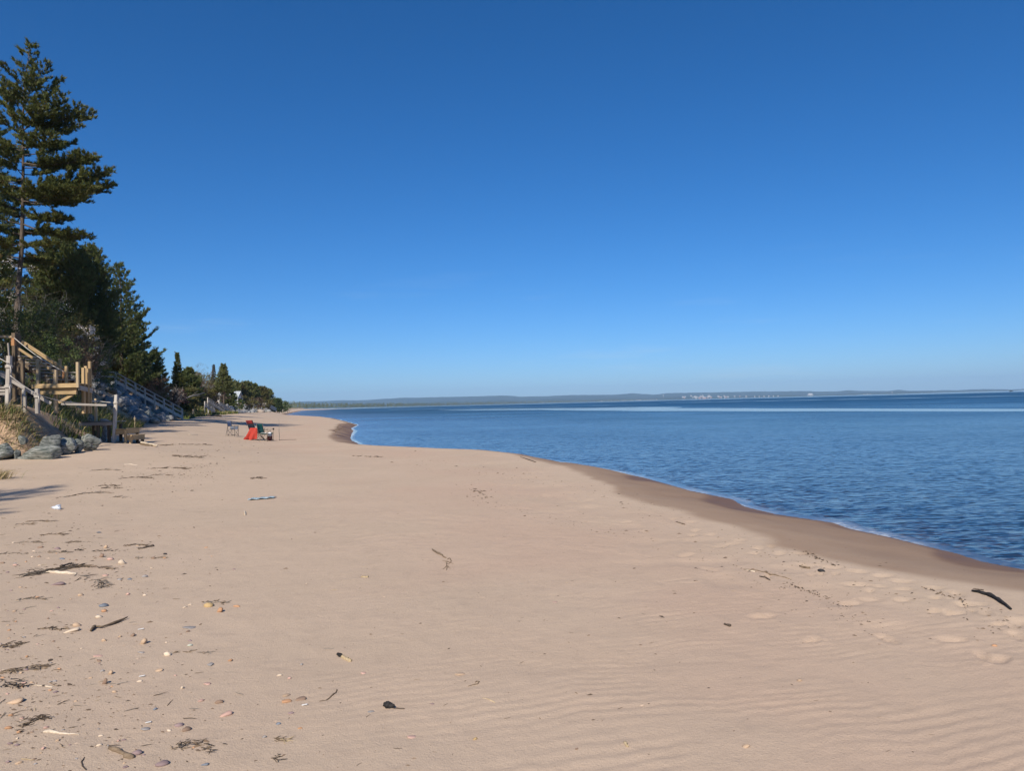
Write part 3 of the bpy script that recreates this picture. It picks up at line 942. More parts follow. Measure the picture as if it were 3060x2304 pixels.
def shrub_px(label, px, py_top, Y, half_px, seed, mat, name='shrub', **k):
    b = foot_at(px, Y)
    H = max(.5, top_h(px, py_top, Y, b))
    return broadleaf(name, label, b, H, half_px * Y / FPX, seed, mat, cat='shrub', group='shrubs on the bank', **k)
b = foot_at(608, 120)
broadleaf('bare_tree', 'leafless grey tree with upright twigs among the bushes', b, top_h(608, 1086, 120, b), 1.6, 150, 'leaf_brown', 'tree', 'trees on the bank', leaves=260, leaf=.12, depth=4, stems=4, r=.07)
b = foot_at(513, 81)
broadleaf('dead_tree', 'pale dead tree with a forked trunk above the grey stairs', b, top_h(520, 1128, 81, b), .8, 151, 'leaf_brown', 'tree', 'trees on the bank', leaves=0, depth=3, stems=2, r=.07, bark=BARK_PALE)
for k, (px, py, Y, hw, mt, n, lf, lab) in enumerate([
        (560, 1158, 102, 34, 'leaf_olive', 2600, .16, 'olive green bush below the dark pine beside the spruce'),
        (585, 1132, 114, 34, 'leaf_brown', 2600, .16, 'brown twiggy bush under the leafless tree'),
        (612, 1122, 124, 34, 'leaf_olive', 2800, .17, 'tall olive brown bush around the leafless tree'),
        (640, 1135, 130, 30, 'leaf_brown', 2200, .17, 'brown bush at the foot of the slim spruce'),
        (628, 1160, 118, 26, 'leaf_olive', 2000, .16, 'yellow green bush above the far grass'),
        (600, 1172, 110, 32, 'leaf_olive', 2600, .16, 'low olive bush behind the fallen trunk'),
        (533, 1165, 90, 26, 'leaf_red', 1900, .14, 'reddish bush behind the pale dead tree'),
        (505, 1160, 80, 24, 'leaf_brown', 1700, .14, 'brown bush just left of the pale dead tree'),
        (572, 1196, 94, 30, 'leaf_olive', 2200, .14, 'low green brush beside the foot of the grey stairs'),
        (655, 1160, 132, 22, 'leaf_red', 1500, .17, 'reddish bush around the bare pine trunk'),
        (680, 1190, 152, 14, 'leaf_red', 1300, .20, 'reddish bush in front of the cabin'),
        (740, 1185, 150, 26, 'leaf_olive', 1500, .24, 'olive brush on top of the far rocks'),
        (765, 1190, 168, 24, 'leaf_brown', 1300, .26, 'brown brush above the second bank of rocks'),
        (715, 1196, 140, 18, 'leaf_green', 1100, .22, 'green bush right of the cabin post'),
        (795, 1195, 195, 24, 'leaf_olive', 1300, .28, 'olive brush near the end of the near bank'),
        (850, 1203, 290, 26, 'leaf_green', 1300, .4, 'low green clump on the far beach edge'),
        (475, 1130, 72, 40, 'leaf_brown', 2600, .13, 'twiggy brown brush in the shade above the grey stairs'),
        (400, 1060, 71, 44, 'leaf_green', 2600, .13, 'dark green bush in the shade above the grey stairs')]):
    shrub_px(lab, px, py, Y, hw, 160 + k, mt, leaves=n, leaf=lf)
for k, (px, py, Y, hw, mt, n, lab) in enumerate([
        (150, 905, 46, 80, 'leaf_green', 1900, 'sparse twiggy bush between the tallest trunk and the flowers'),
        (235, 940, 50, 60, 'leaf_olive', 1700, 'yellowish shaded bush behind the deck'),
        (95, 940, 44, 70, 'leaf_green', 1600, 'dim leafy brush above the deck stairs'),
        (180, 1000, 37, 60, 'leaf_green', 1300, 'green shaded bush just above the deck rail'),
        (20, 930, 42, 70, 'leaf_green', 1400, 'leafy brush left of the tallest trunk'),
        (290, 1050, 50, 50, 'leaf_green', 1300, 'dark bush left of the grey stair landing'),
        (330, 1010, 70, 55, 'leaf_olive', 1500, 'shaded bush behind the grey stair landing'),
        (75, 1085, 30.2, 22, 'leaf_red', 260, 'small reddish sapling under the deck stairs'),
        (240, 1010, 42, 55, 'leaf_brown', 1200, 'dim brown brush behind the tall deck posts')]):
    shrub_px(lab, px, py, Y, hw, 190 + k, mt, leaves=n * 2, leaf=.10, depth=3, stems=3, r=.022, bark=BARK)
shrub_px('white blossoming shrub behind the deck posts', 258, 975, 49, 40, 201, 'blossom', name='flowering_shrub', leaves=650, leaf=.085, low=.70, depth=3, stems=3)
shrub_px('pinkish white blossoming shrub against the tallest pine trunk', 48, 770, 45, 75, 202, 'blossom', name='flowering_shrub', leaves=420, leaf=.075, low=.80, depth=3, stems=4)

# --- fallen trunk leaning out of the brush
fa, fb = at(524, 1200, 90), at(612, 1174, 95)
rt = empty('fallen_trunk', fa); tag(rt, 'grey fallen trunk leaning out of the brush above the far grass', 'tree trunk')
MB().tube([Vector((0, 0, -.2)), (fb - fa) * .5 + Vector((0, 0, .08)), fb - fa], [.13, .10, .05], 7).build('trunk', BARK_GREY, rt, smooth=True)
MB().tube([(fb - fa) * .45, (fb - fa) * .75 + Vector((0, .3, .55))], [.05, .02], 5).build('branch', BARK_GREY, rt, smooth=True)
MB().tube([(fb - fa) * .62, (fb - fa) * .98 + Vector((.1, -.2, -.35))], [.045, .015], 5).build('branch', BARK_GREY, rt, smooth=True)

# --- far wood along the curve of the bay: reads as one mass
def far_wood():
    rng = np.random.default_rng(301)
    Vs, Fs, off = [], [], 0
    line = np.array([(-118, 300), (-150, 420), (-213, 600), (-295, 900), (-420, 1400), (-500, 2000), (-520, 2700), (-470, 3600), (-330, 4500), (-60, 5600), (520, 6850), (1200, 7300)], float)
    seg = np.linalg.norm(np.diff(line, axis=0), axis=1); cum = np.concatenate([[0], np.cumsum(seg)])
    t = 0.0
    while t < cum[-1]:
        k = np.searchsorted(cum, t, 'right') - 1; k = min(k, len(seg) - 1)
        p = line[k] + (line[k + 1] - line[k]) * (t - cum[k]) / seg[k]
        dist = math.hypot(*p)
        for row in range(3):
            q = p + np.array([-1, -.3]) * (row * (6 + dist * .006)) + rng.normal(size=2) * (2 + dist * .003)
            H = rng.uniform(7.0, 13.5) * (1 + row * .12); W = H * rng.uniform(.28, .5)
            g = 2.2 + 1.5 * row * .5 + rng.normal() * .3
            n = 46 if dist < 1300 else 20
            C = np.stack([rng.normal(size=n) * W * .55, rng.normal(size=n) * W * .55, rng.uniform(.08, 1, n) * H], -1)
            C[:, :2] *= (1.12 - C[:, 2:3] / H) ** .7
            V, F = leaf_mesh(C + np.array([q[0], q[1], g]), max(1.1, dist * .0011), rng)
            Vs.append(V); Fs.append(F + off); off += len(V)
        t += 3.0 + dist * .0042
    me = np_mesh('far_wood', np.concatenate(Vs), np.concatenate(Fs), False, None, [MATS['needles_far']])
    tag(mesh_obj('far_wood', me), 'dark far wood following the curve of the bay', 'trees', None, 'stuff')
far_wood()

# --- grasses
def grass_material():
    m, nt, p, out = new_mat('dune_grass')
    c = _attr(nt, 'tint', 0)
    nt.links.new(c, p.inputs['Base Color'])
    p.inputs['Roughness'].default_value = .6; p.inputs['Specular IOR Level'].default_value = .25
    MATS['dune_grass'] = m
grass_material()
def grass(name, label, P, length, width, seed, dry=.4, droop=.5, lean=(0.25, 0.1)):
    rng = np.random.default_rng(seed)
    n = len(P)
    a = rng.uniform(0, 6.28, n); tilt = rng.uniform(.05, .55, n)
    D = unit(np.stack([np.cos(a) * tilt + lean[0], np.sin(a) * tilt + lean[1], np.ones(n)], -1))
    L = (length * rng.uniform(.5, 1.2, n))[:, None]
    hor = unit(np.stack([D[:, 0], D[:, 1], np.zeros(n)], -1) + 1e-6)
    S = unit(np.cross(D, rng.normal(size=(n, 3)))) * width * .5
    m1 = P + D * L * .5
    dr = (droop * rng.uniform(.2, 1.3, n))[:, None]
    tip = m1 + (D * .5 + hor * .35 * dr - np.array([0, 0, .35]) * dr) * L
    V = np.stack([P - S, P + S, m1 - S * .75, m1 + S * .75, tip], 1).reshape(-1, 3)
    i = np.arange(n)[:, None] * 5
    F = np.concatenate([i + np.array([0, 1, 3]), i + np.array([0, 3, 2]), i + np.array([2, 3, 4])], 0)
    isdry = rng.random(n) < dry
    green = np.array([.075, .115, .030]) * rng.uniform(.6, 1.3, (n, 1)) + np.array([.03, .015, 0]) * rng.random((n, 1))
    straw = np.array([.42, .32, .17]) * rng.uniform(.55, 1.2, (n, 1))
    c = np.where(isdry[:, None], straw, green)
    tint = np.repeat(c, 5, 0)
    tint[4::5] = tint[4::5] * .6 + np.array([.30, .24, .12]) * .4
    me = np_mesh(name, V, F, False, {'tint': tint}, [MATS['dune_grass']])
    return tag(mesh_obj(name, me), label, 'grass', None, 'stuff')
def scatter_rect(n, x0, x1, y0, y1, b0, seed):
    rng = np.random.default_rng(seed)
    x, y = rng.uniform(x0, x1, n * 2), rng.uniform(y0, y1, n * 2)
    ok = (signed_dist(x, y, BANK) > b0 + .5 * fbm(x * 1.3, y * 1.3, 2, seed))
    x, y = x[ok][:n], y[ok][:n]
    return np.stack([x, y, height(x, y, False) - .01], -1)
def scatter(n, y0, y1, b0, b1, seed, clump=0.6):
    """points on the bank between two distances from its foot"""
    rng = np.random.default_rng(seed)
    out = []
    bank = np.array(BANK, float)
    while len(out) < n:
        m = n * 4
        y = rng.uniform(y0 - 3, y1 + 3, m)
        x = np.interp(y, bank[:, 1], bank[:, 0]) - rng.uniform(b0 - 1.5, b1 + (7.5 if y1 < 26 else 2.5), m) + (3 if y1 < 26 else 0) * rng.random(m)
        b = signed_dist(x, y, BANK)
        d = fbm(x * 1.1, y * 1.1, 2, seed)
        ok = (b > b0) & (b < b1) & (y > y0) & (y < y1) & (d > rng.uniform(-1, 1, m) * clump - .05)
        out += list(zip(x[ok], y[ok]))
    A = np.array(out[:n])
    return np.stack([A[:, 0], A[:, 1], height(A[:, 0], A[:, 1], False) - .01], -1)
grass('dune_grass', 'green and straw marram grass on the near dune edge', scatter_rect(8500, -20.5, -13.6, 20.6, 26.0, .75, 401), .50, .015, 411, .45, .8, (.3, -.1))
grass('dry_grass', 'straw coloured dead grass hanging over the near sand face', scatter(600, 19.5, 23.6, .5, 1.7, 402, .9), .42, .014, 412, .93, 1.3, (.55, -.35))
grass('dry_grass', 'straw tufts on the right flank of the near dune', scatter_rect(3200, -17.6, -13.7, 21.2, 25.4, .1, 406), .42, .014, 417, .5, 1.0, (.45, -.1))
grass('dune_grass', 'shaded green grass on the bank below the deck posts', scatter(6500, 29, 47, .2, 4.6, 403), .62, .022, 413, .15, .6, (.25, 0))
grass('dune_grass', 'sunlit green grass flat below the far stairs', scatter(17000, 74, 120, -.2, 6.0, 404, .15), .55, .07, 414, .15, .5, (.1, 0))
grass('dune_grass', 'pale grass on the dune beyond the far rocks', scatter(3500, 195, 420, .3, 9, 405, .9), .8, .2, 415, .4, .4, (.1, 0))
gp = ground(6, 1432)
rng_ = np.random.default_rng(77)
tuft = np.stack([gp.x - .15 + rng_.normal(size=260) * .16, gp.y + rng_.normal(size=260) * .13, np.full(260, gp.z)], -1)
grass('grass_tuft', 'small dry grass tuft on the sand at the left edge', tuft, .34, .009, 416, .7, 1.2, (.5, 0))

# ================================================================== TIMBER, ROCKS, BEACH FURNITURE
NEWWOOD = surf('new_lumber', (.38, .265, .135), (.53, .385, .21), 2.2, .8, (.6, 9, 9), .45, .006, vary=.22)
GREYWOOD = surf('weathered_lumber', (.25, .225, .20), (.42, .39, .35), 2.6, .9, (.6, 10, 10), .5, .006, vary=.15)
TANWOOD = surf('tan_post', (.40, .30, .18), (.52, .41, .27), 3, .85, (.6, 9, 9), .4, .006, vary=.1)
PALEWOOD = surf('bleached_lumber', (.40, .37, .33), (.58, .55, .50), 3, .9, (.6, 9, 9), .4, .006, vary=.12)
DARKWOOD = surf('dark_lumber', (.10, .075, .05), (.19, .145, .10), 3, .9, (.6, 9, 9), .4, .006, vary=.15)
ORANGEWOOD = surf('cedar_post', (.34, .16, .07), (.46, .25, .12), 3, .8, (.6, 9, 9), .3, .005, vary=.08)
ROPE = surf('rope', (.50, .46, .40), (.66, .62, .56), 40, .9, (1, 1, 1), .5, .004, vary=.05)
ROCK = surf('greenish_boulder', (.085, .105, .090), (.37, .38, .345), 2.8, .75, (1, .8, 3.2), 1.0, .08, (.38, .62), .18, detail=8)
ROCK_GREY = surf('grey_riprap', (.13, .135, .14), (.34, .345, .34), 2.2, .85, (1, 1, 1.6), .8, .05, (.35, .65), .3, detail=6)
ROCK_TAN = surf('tan_riprap', (.26, .22, .18), (.44, .38, .32), 2.2, .85, (1, 1, 1.4), .7, .04, (.35, .65), .2, detail=6)

# ---- the new deck: landing, stairs and rails
def build_deck():
    Yd = 26.0
    root = empty('deck', at(232, 1150, Yd) * 1.0)
    root.location.z = hz(root.location.x, Yd)
    tag(root, 'new yellow lumber deck landing with stairs and handrails on the bank', 'deck')
    A = at(96, 1152.5, Yd - .1); B = at(231, 1148, Yd)
    C = at(275, 1161, 27.5); zt = B.z
    A.z = C.z = zt
    def L(n, a, b, w, h, m=NEWWOOD, up=(0, 0, 1)): return lumber(n, a, b, w, h, m, root, up)
    fas = Vector((0, 0, -.055))
    L('fascia_board', A + fas, B + fas + Vector((.06, 0, 0)), .045, .12)
    p1, p2 = at(117, 1164, Yd + .12), at(229, 1163.5, Yd + .12)
    L('joist', p1, p2, .045, .12)
    p1, p2 = at(122, 1174.5, Yd + .05), at(229.5, 1173.5, Yd + .05)
    L('beam', p1, p2, .09, .125)
    L('side_beam', at(237, 1158.5, Yd + .05), at(275, 1168, 27.5), .05, .17, GREYWOOD)
    D = A + (C - B)
    nb = 9
    for k in range(nb):
        f = (k + .5) / nb
        L('deck_board', A + (D - A) * f + Vector((0, 0, .02)), B + (C - B) * f + Vector((.04, 0, .02)), 1.5 / nb - .012, .035)
    L('brace', at(176, 1203, Yd + .1), at(218, 1179, Yd + .1), .06, .10)
    def post(px, y0, y1, Y, w=.10, m=NEWWOOD):
        a, b = at(px, y1, Y), at(px, y0, Y); b.x = a.x
        return L('post', a, b, w, w, m)
    post(232.8, 1082, 1158, Yd - .06, .09, TANWOOD)
    post(250.5, 1099, 1236, Yd + .7, .10); post(258.5, 1094, 1236, Yd + 1.3, .10); post(263, 1101, 1236, Yd + 1.0, .10); post(270, 1080, 1236, 27.5, .10)
    post(180, 1072, 1150, 27.9, .09); post(199, 1094, 1150, 27.3, .09, NEWWOOD); post(191, 1103, 1150, 27.6, .08, ORANGEWOOD)
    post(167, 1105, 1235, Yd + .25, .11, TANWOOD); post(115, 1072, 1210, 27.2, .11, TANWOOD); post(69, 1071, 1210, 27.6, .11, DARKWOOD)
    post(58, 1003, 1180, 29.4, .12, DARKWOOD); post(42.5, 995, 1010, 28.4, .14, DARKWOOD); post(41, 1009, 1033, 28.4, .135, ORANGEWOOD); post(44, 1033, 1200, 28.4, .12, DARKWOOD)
    L('handrail', at(66, 1021, 29.2), at(200, 1110, 27.5), .045, .14)
    L('mid_rail', at(57, 1043, 28.2), at(163, 1112, Yd + .6), .04, .09)
    L('top_rail', at(-20, 1006, 28.4), at(40, 1006, 28.4), .05, .09, TANWOOD)
    L('side_rail', at(200, 1113, 27.4), at(231, 1113, 27.4), .035, .04, GREYWOOD)
    L('side_rail', at(200, 1122, 27.4), at(231, 1122, 27.4), .02, .02, DARKWOOD)
    # stair flight up to the left
    s0, s1 = at(160, 1148, Yd + .9), at(48, 1068, 28.6)
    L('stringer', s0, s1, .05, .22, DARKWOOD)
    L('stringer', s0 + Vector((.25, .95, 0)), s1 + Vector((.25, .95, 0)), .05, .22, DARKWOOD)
    n = 8
    for k in range(n):
        c = s0 + (s1 - s0) * ((k + .6) / n) + Vector((0, 0, .10))
        L('tread', c + Vector((-.02, -.03, 0)), c + Vector((.25, .98, 0)), .27, .04, GREYWOOD)
    # rope strung along the stair rail
    r0, r1 = at(43, 1010, 28.3), at(194, 1112, 27.2)
    pts = [r0 + (r1 - r0) * t + Vector((0, 0, -.10 * math.sin(math.pi * t))) for t in np.linspace(0, 1, 9)]
    MB().tube([p - root.location for p in pts], .014, 6).build('rope', ROPE, root, smooth=True)
    return root
build_deck()

# ---- rope railing: grey posts, sagging rope, weathered boards
def tall_post(name, label, foot, head, w, mat, wrap=None, extra=None):
    root = empty(name, foot); tag(root, label, 'post', 'rope railing posts')
    lumber('shaft', foot - Vector((0, 0, .25)), head, w, w, mat, root)
    d = (head - foot)
    for t in (wrap or ()):
        c = d * t
        mb = MB()
        for k in range(3):
            z = (k - 1) * .028
            pts = [c + Vector((math.cos(a) * w * .78, math.sin(a) * w * .78, z)) for a in np.linspace(0, 6.283, 11)]
            mb.tube(pts, .013, 5, cap=False)
        mb.tube([c + Vector((w * .7, -w * .5, 0)), c + Vector((w * .9, -w * .6, -.12)), c + Vector((w * .75, -w * .55, -.22))], .011, 5)
        mb.build('rope_knot', ROPE, root, smooth=True)
    if extra:
        lumber('stake', extra[0], extra[1], .035, .05, GREYWOOD, root)
    return root
P4 = ground(339, 1323); Y4 = P4.y
q1, q1t = at(22, 1212, 22.3), at(28, 1063, 22.3)
tall_post('railing_post', 'tall leaning grey post with a rope knot at the left edge of the dune', q1, q1t, .12, GREYWOOD, (.78, .38), (at(27.5, 1066, 22.36), at(24.5, 1025, 22.36)))
q2, q2t = at(112, 1212, 22.8), at(111, 1162, 22.8)
tall_post('railing_post', 'short grey post standing in the dune grass', q2, q2t, .105, GREYWOOD, (.55,))
tall_post('railing_post', 'paler stub post just left of the short grass post', at(70, 1206, 23.6), at(71, 1164, 23.6), .075, PALEWOOD)
tall_post('railing_post', 'lowest grey stub beside the paler stub post', at(75, 1210, 23.4), at(74.5, 1183, 23.4), .08, GREYWOOD)
q3, q3t = at(287, 1268, Y4 + .2), at(286, 1191, Y4 + .2)
tall_post('railing_post', 'yellowish post rising from the small platform', q3, q3t, .085, TANWOOD, (.88,))
tall_post('railing_post', 'tall bleached post at the foot of the beach steps', P4, at(347.5, 1180, Y4), .105, PALEWOOD, (.83,), (at(349, 1228, Y4 - .08), at(350.5, 1204, Y4 - .08)))
def rope(label, pts, sag):
    a, b = Vector(pts[0]), Vector(pts[1])
    P = [a + (b - a) * t + Vector((0, 0, -4 * sag * t * (1 - t))) for t in np.linspace(0, 1, 13)]
    o = MB().tube([p - a for p in P], .0135, 6).build('rope', ROPE, None, a, True)
    tag(o, label, 'rope', 'ropes of the railing')
rope('rope running in from the left edge to the tall leaning post', (at(-25, 1055, 22.0), at(26, 1085, 22.2)), .02)
rope('rope sloping down from the leaning post to the short grass post', (at(30, 1122, 22.2), at(109, 1176, 22.7)), .03)
rope('long slack rope from the grass post to the yellowish platform post', (at(113, 1178, 22.7), at(286, 1198, Y4 + .12)), .16)
rope('short taut rope from the yellowish post to the tall bleached post', (at(287, 1198, Y4 + .12), at(346, 1204, Y4 - .07)), .01)
o = lumber('handrail_board', at(-30, 1100, 22.6), at(152, 1206, 23.2), .04, .105, GREYWOOD, None); tag(o, 'long weathered board sloping down behind the dune grass', 'board')
o = lumber('rail_board', at(183, 1207.5, 25.0), at(319, 1211, 25.2), .04, .075, GREYWOOD, None); tag(o, 'grey horizontal board under the deck brace', 'board')
root = empty('old_stair_landing', at(8, 1175, 22.9)); tag(root, 'edge of an old grey plank landing at the left border', 'landing')
for k, (y0, th) in enumerate(((1158, .04), (1167, .05), (1177, .06))):
    lumber('plank', at(-60, y0 + 1, 22.9), at(18, y0, 22.9), .10 - .002 * k, th * 1.5, GREYWOOD, root)
lumber('post', at(1, 1205, 23.0), at(2, 1150, 23.0), .09, .09, DARKWOOD, root)

# ---- small platform and box steps down to the sand
def build_steps():
    Yp = Y4
    a = at(236, 1268, Yp - .05); b = at(336, 1266, Yp - .05)
    root = empty('beach_platform', Vector((a.x, Yp, hz(a.x, Yp)))); tag(root, 'low weathered plank platform between boulders and box steps', 'platform')
    zt = (a.z + b.z) / 2
    a.z = b.z = zt
    lumber('front_board', a, b, .05, .13, GREYWOOD, root)
    for k in range(6):
        o = Vector((0, .12 + k * .165, .075))
        lumber('plank', a + o, b + o, .155, .035, GREYWOOD if k % 3 else DARKWOOD, root)
    for px, dy in ((258, .5), (289, .1), (313, .3), (330, .75)):
        p = at(px, 1268, Yp); p.y += dy
        lumber('leg', Vector((p.x, p.y, hz(p.x, p.y) - .2)), Vector((p.x, p.y, zt - .02)), .10, .10, DARKWOOD, root)
    r2 = empty('box_steps', ground(365, 1322)); tag(r2, 'two yellow wooden box steps beside the tall bleached post', 'steps')
    g0 = r2.location.z
    for (x0, x1, yt, yb) in ((342, 382, 1281, 1323), (380, 398, 1300, 1321)):
        l, r = at(x0, yt, Yp), at(x1, yt, Yp)
        l.z = r.z = at((x0 + x1) / 2, yt + 1.5, Yp).z
        for k in range(3):
            o = Vector((0, .12 + .30 * k, 0))
        for k in range(2):
            w = (r.x - l.x) / 2
            c = l + Vector((w * (k + .5), 0, 0))
            lumber('tread', c + Vector((0, -.04, 0)), c + Vector((0, .95, 0)), w - .012, .04, NEWWOOD, r2)
        for o in (0.0, .90):
            lumber('side_board', l + Vector((0.01, o, -.11)), r + Vector((-.01, o, -.11)), .035, .17, NEWWOOD if o == 0 else DARKWOOD, r2)
            lumber('leg', Vector((r.x - .07, r.y + o - .05, g0 - .2)), Vector((r.x - .07, r.y + o - .05, l.z - .02)), .09, .09, NEWWOOD if o == 0 else DARKWOOD, r2)
        lumber('riser', r + Vector((-.02, 0, -.10)), r + Vector((-.02, .9, -.10)), .03, .16, NEWWOOD, r2)
build_steps()

# ---- bleached stairs over the riprap
def stair_run(name, label, top, bot, across, width, rail_h, n, mat, landing=True, group=None, post_w=.10, posts=6):
    """flight from top to bot (deck-level points); across = horizontal unit vector over its width"""
    root = empty(name, Vector((bot.x, bot.y, hz(bot.x, bot.y)))); tag(root, label, 'stairs', group)
    ac = Vector(across).normalized() * width
    up = Vector((0, 0, 1))
    for o in (Vector((0, 0, 0)), ac):
        lumber('stringer', top + o - up * .08, bot + o - up * .08, .05, .24, mat, root)
        lumber('handrail', top + o + up * rail_h, bot + o + up * rail_h, .10, .05, mat, root)
        lumber('mid_rail', top + o + up * rail_h * .5, bot + o + up * rail_h * .5, .04, .09, mat, root)
        for k in range(posts):
            p = top + (bot - top) * (k / (posts - 1)) + o
            g = min(hz(p.x, p.y), p.z) - .15
            lumber('post', Vector((p.x, p.y, g)), p + up * (rail_h - .03), post_w, post_w, mat, root)
    for k in range(n):
        c = top + (bot - top) * ((k + .5) / n) + up * .03
        run = (bot - top); w = math.hypot(run.x, run.y) / n * .9
        lumber('tread', c, c + ac, w, .045, mat, root)
    if landing:
        back = Vector((top.x - bot.x, top.y - bot.y, 0)).normalized()
        for k in range(7):
            p = top + back * (.1 + k * .19)
            lumber('deck_board', p, p + ac, .175, .04, mat, root)
        for o in (Vector((0, 0, 0)), ac):
            e = top + back * 1.35 + o
            lumber('post', e - up * .7, e + up * rail_h, post_w * 1.6, post_w * 1.6, mat, root)
            lumber('handrail', top + o + up * (rail_h + .02), e + up * (rail_h + .02), .10, .05, mat, root)
            lumber('mid_rail', top + o + up * rail_h * .5, e + up * rail_h * .5, .04, .09, mat, root)
    return root
tp, bt = at(345, 1137, 62.3), at(545, 1245, 66.0)
stair_run('beach_stairs', 'long bleached wooden stairs over the rocks with rails on both sides', tp, bt, (-.45, .9, 0), 1.1, .72, 17, PALEWOOD, True, None, .11, 8)
for k, (t0, b0, Ya, Yb, lab) in enumerate([((612, 1210), (642, 1230), 99, 102, 'shortest pale stair rail above the grass flat, nearest of the far three'),
                                          ((621, 1198), (671, 1231), 104, 108, 'middle of the three far beach stairs, beside the bare pine trunk'),
                                          ((655, 1208), (693, 1234), 110, 114, 'farthest of the three beach stairs, with wide pale boards')]):
    stair_run('beach_stairs', lab, at(t0[0], t0[1], Ya), at(b0[0], b0[1], Yb), (-.4, .9, 0), 1.2, .48, 10, PALEWOOD, False, 'far beach stairs', .09, 4)
pg = at(577, 1242, 88); pg.z = hz(pg.x, pg.y)
tall_post('stump_post', 'short tan post at the edge of the far grass', pg, pg + Vector((.02, 0, .95)), .2, TANWOOD)
bpy.data.objects['stump_post']['group'] = ''
del bpy.data.objects['stump_post']['group']

# ---- cabin with a steep grey roof
def build_cabin():
    Yc = 168.0
    c = at(700, 1202, Yc); gz = hz(c.x, Yc)
    root = empty('cabin', Vector((c.x, Yc, gz))); tag(root, 'small white cabin with a steep grey metal roof above the rocks', 'cabin')
    roofm = surf('metal_roof', (.36, .40, .42), (.46, .50, .52), 3, .5, (1, 1, 1), .1, .01, vary=.03)
    white = surf('white_siding', (.66, .66, .64), (.76, .76, .74), 3, .7, (1, 1, 8), .2, .01, vary=.02)
    glass = surf('dark_window', (.03, .04, .05), (.06, .08, .09), 2, .15, bump=0, vary=.05)
    e0 = at(681, 1190, Yc); e1 = at(711, 1190, Yc); r1 = at(712.5, 1170, Yc)
    zb, zr = e1.z - gz, r1.z - gz
    x0, x1 = e0.x - c.x - 2.6, e1.x - c.x
    W = 3.4
    mb = MB(); t = .12
    mb.add([(x0, 0, zb), (x1, 0, zb), (x1 + .12, W / 2, zr), (x0 - .1, W / 2, zr), (x0, -.02, zb + t), (x1, -.02, zb + t), (x1 + .12, W / 2, zr + t), (x0 - .1, W / 2, zr + t)],
           [(0, 1, 2, 3), (7, 6, 5, 4), (0, 4, 5, 1), (1, 5, 6, 2), (3, 2, 6, 7), (0, 3, 7, 4)])
    rf = mb.build('roof', roofm, root)
    mb = MB()
    mb.add([(x0, W, zb), (x1, W, zb), (x1 + .12, W / 2 + .01, zr), (x0 - .1, W / 2 + .01, zr), (x0, W, zb + t), (x1, W, zb + t), (x1 + .12, W / 2 + .01, zr + t), (x0 - .1, W / 2 + .01, zr + t)],
           [(3, 2, 1, 0), (4, 5, 6, 7), (1, 5, 4, 0), (2, 6, 5, 1), (7, 6, 2, 3), (4, 7, 3, 0)])
    mb.build('roof', roofm, root)
    for k in range(7):
        x = x0 + (x1 - x0) * (k + .5) / 7
        MB().beam((x, -.03, zb + t + .03), (x, W / 2, zr + t + .03), .04, .05).build('roof_seam', roofm, rf)
    MB().box(((x0 + x1) / 2 - .5, W / 2, zb / 2 - .2), (x1 - x0) - 1.1, W - .5, zb + .4).build('wall', white, root)
    MB().add([(x1 - .35, .2, zb), (x1 - .35, W - .2, zb), (x1 - .3, W / 2, zr - .1)], [(0, 1, 2)]).build('gable', white, root)
    MB().box((x1 - .15, .12, zb / 2 - .2), .22, .22, zb + .4).build('post', white, root)
    MB().box((x1 - .15, W - .12, zb / 2 - .2), .22, .22, zb + .4).build('post', white, root)
    for k in range(2):
        MB().box((x0 + 1.6 + k * 1.5, .235, zb * .55), .8, .05, .8).build('window', glass, root)
build_cabin()

# ---- rocks
def rock_mesh(name, seed, sub=3, planes=11, rough=.06, mat=None):
    rng = np.random.default_rng(seed)
    import bmesh
    bm = bmesh.new(); bmesh.ops.create_icosphere(bm, subdivisions=sub, radius=1)
    V = np.array([v.co[:] for v in bm.verts]); F = np.array([[v.index for v in f.verts] for f in bm.faces]); bm.free()
    N = unit(rng.normal(size=(planes, 3))); D = rng.uniform(.52, .90, planes)
    dots = V @ N.T
    r = np.min(np.where(dots > .05, D / np.maximum(dots, .05), 9), 1)
    r = np.minimum(r, 1.15)
    r = r * (1 + rough * fbm(V[:, 0] * 2.2 + V[:, 2] * 1.3 + seed, V[:, 1] * 2.2 - V[:, 2] * 1.7, 4, seed) * 1.6)
    r = r * (1 - rough * 1.3 * np.abs(fbm(V[:, 0] * 1.7 - V[:, 2] * 3.1 + seed, V[:, 1] * 1.9 + V[:, 2] * 2.3, 3, seed + 9)))
    return np_mesh(name, V * r[:, None], F, False, None, [mat])
def rock(name, label, loc, size, rz, me, cat='boulder', group=None, tilt=(0, 0)):
    o = bpy.data.objects.new(name, me)
    o.location = loc; o.scale = size; o.rotation_euler = (tilt[0], tilt[1], rz)
    link(o); return tag(o, label, cat, group)
def big_rock(px0, px1, py0, py1, Y, depth, seed, label, tilt=(0, 0), mat=ROCK, rz=0.2, sub=4):
    a, b = at(px0, (py0 + py1) / 2, Y), at(px1, (py0 + py1) / 2, Y)
    zt, zb = at((px0 + px1) / 2, py0, Y).z, at((px0 + px1) / 2, py1, Y).z
    zb -= .22
    me = rock_mesh('boulder', seed, sub, 22, .06, mat)
    return rock('boulder', label, ((a.x + b.x) / 2, Y, (zt + zb) / 2), ((b.x - a.x) / 2 * 1.12, depth, (zt - zb) / 2 * 1.15), rz, me, 'boulder', 'boulders at the foot of the dune', tilt)
Yr = ground(120, 1374).y
big_rock(52, 194, 1340, 1376, Yr + .25, .40, 502, 'long green grey slab boulder, lowest and nearest at the dune foot', (.12, -.05), rz=.05)
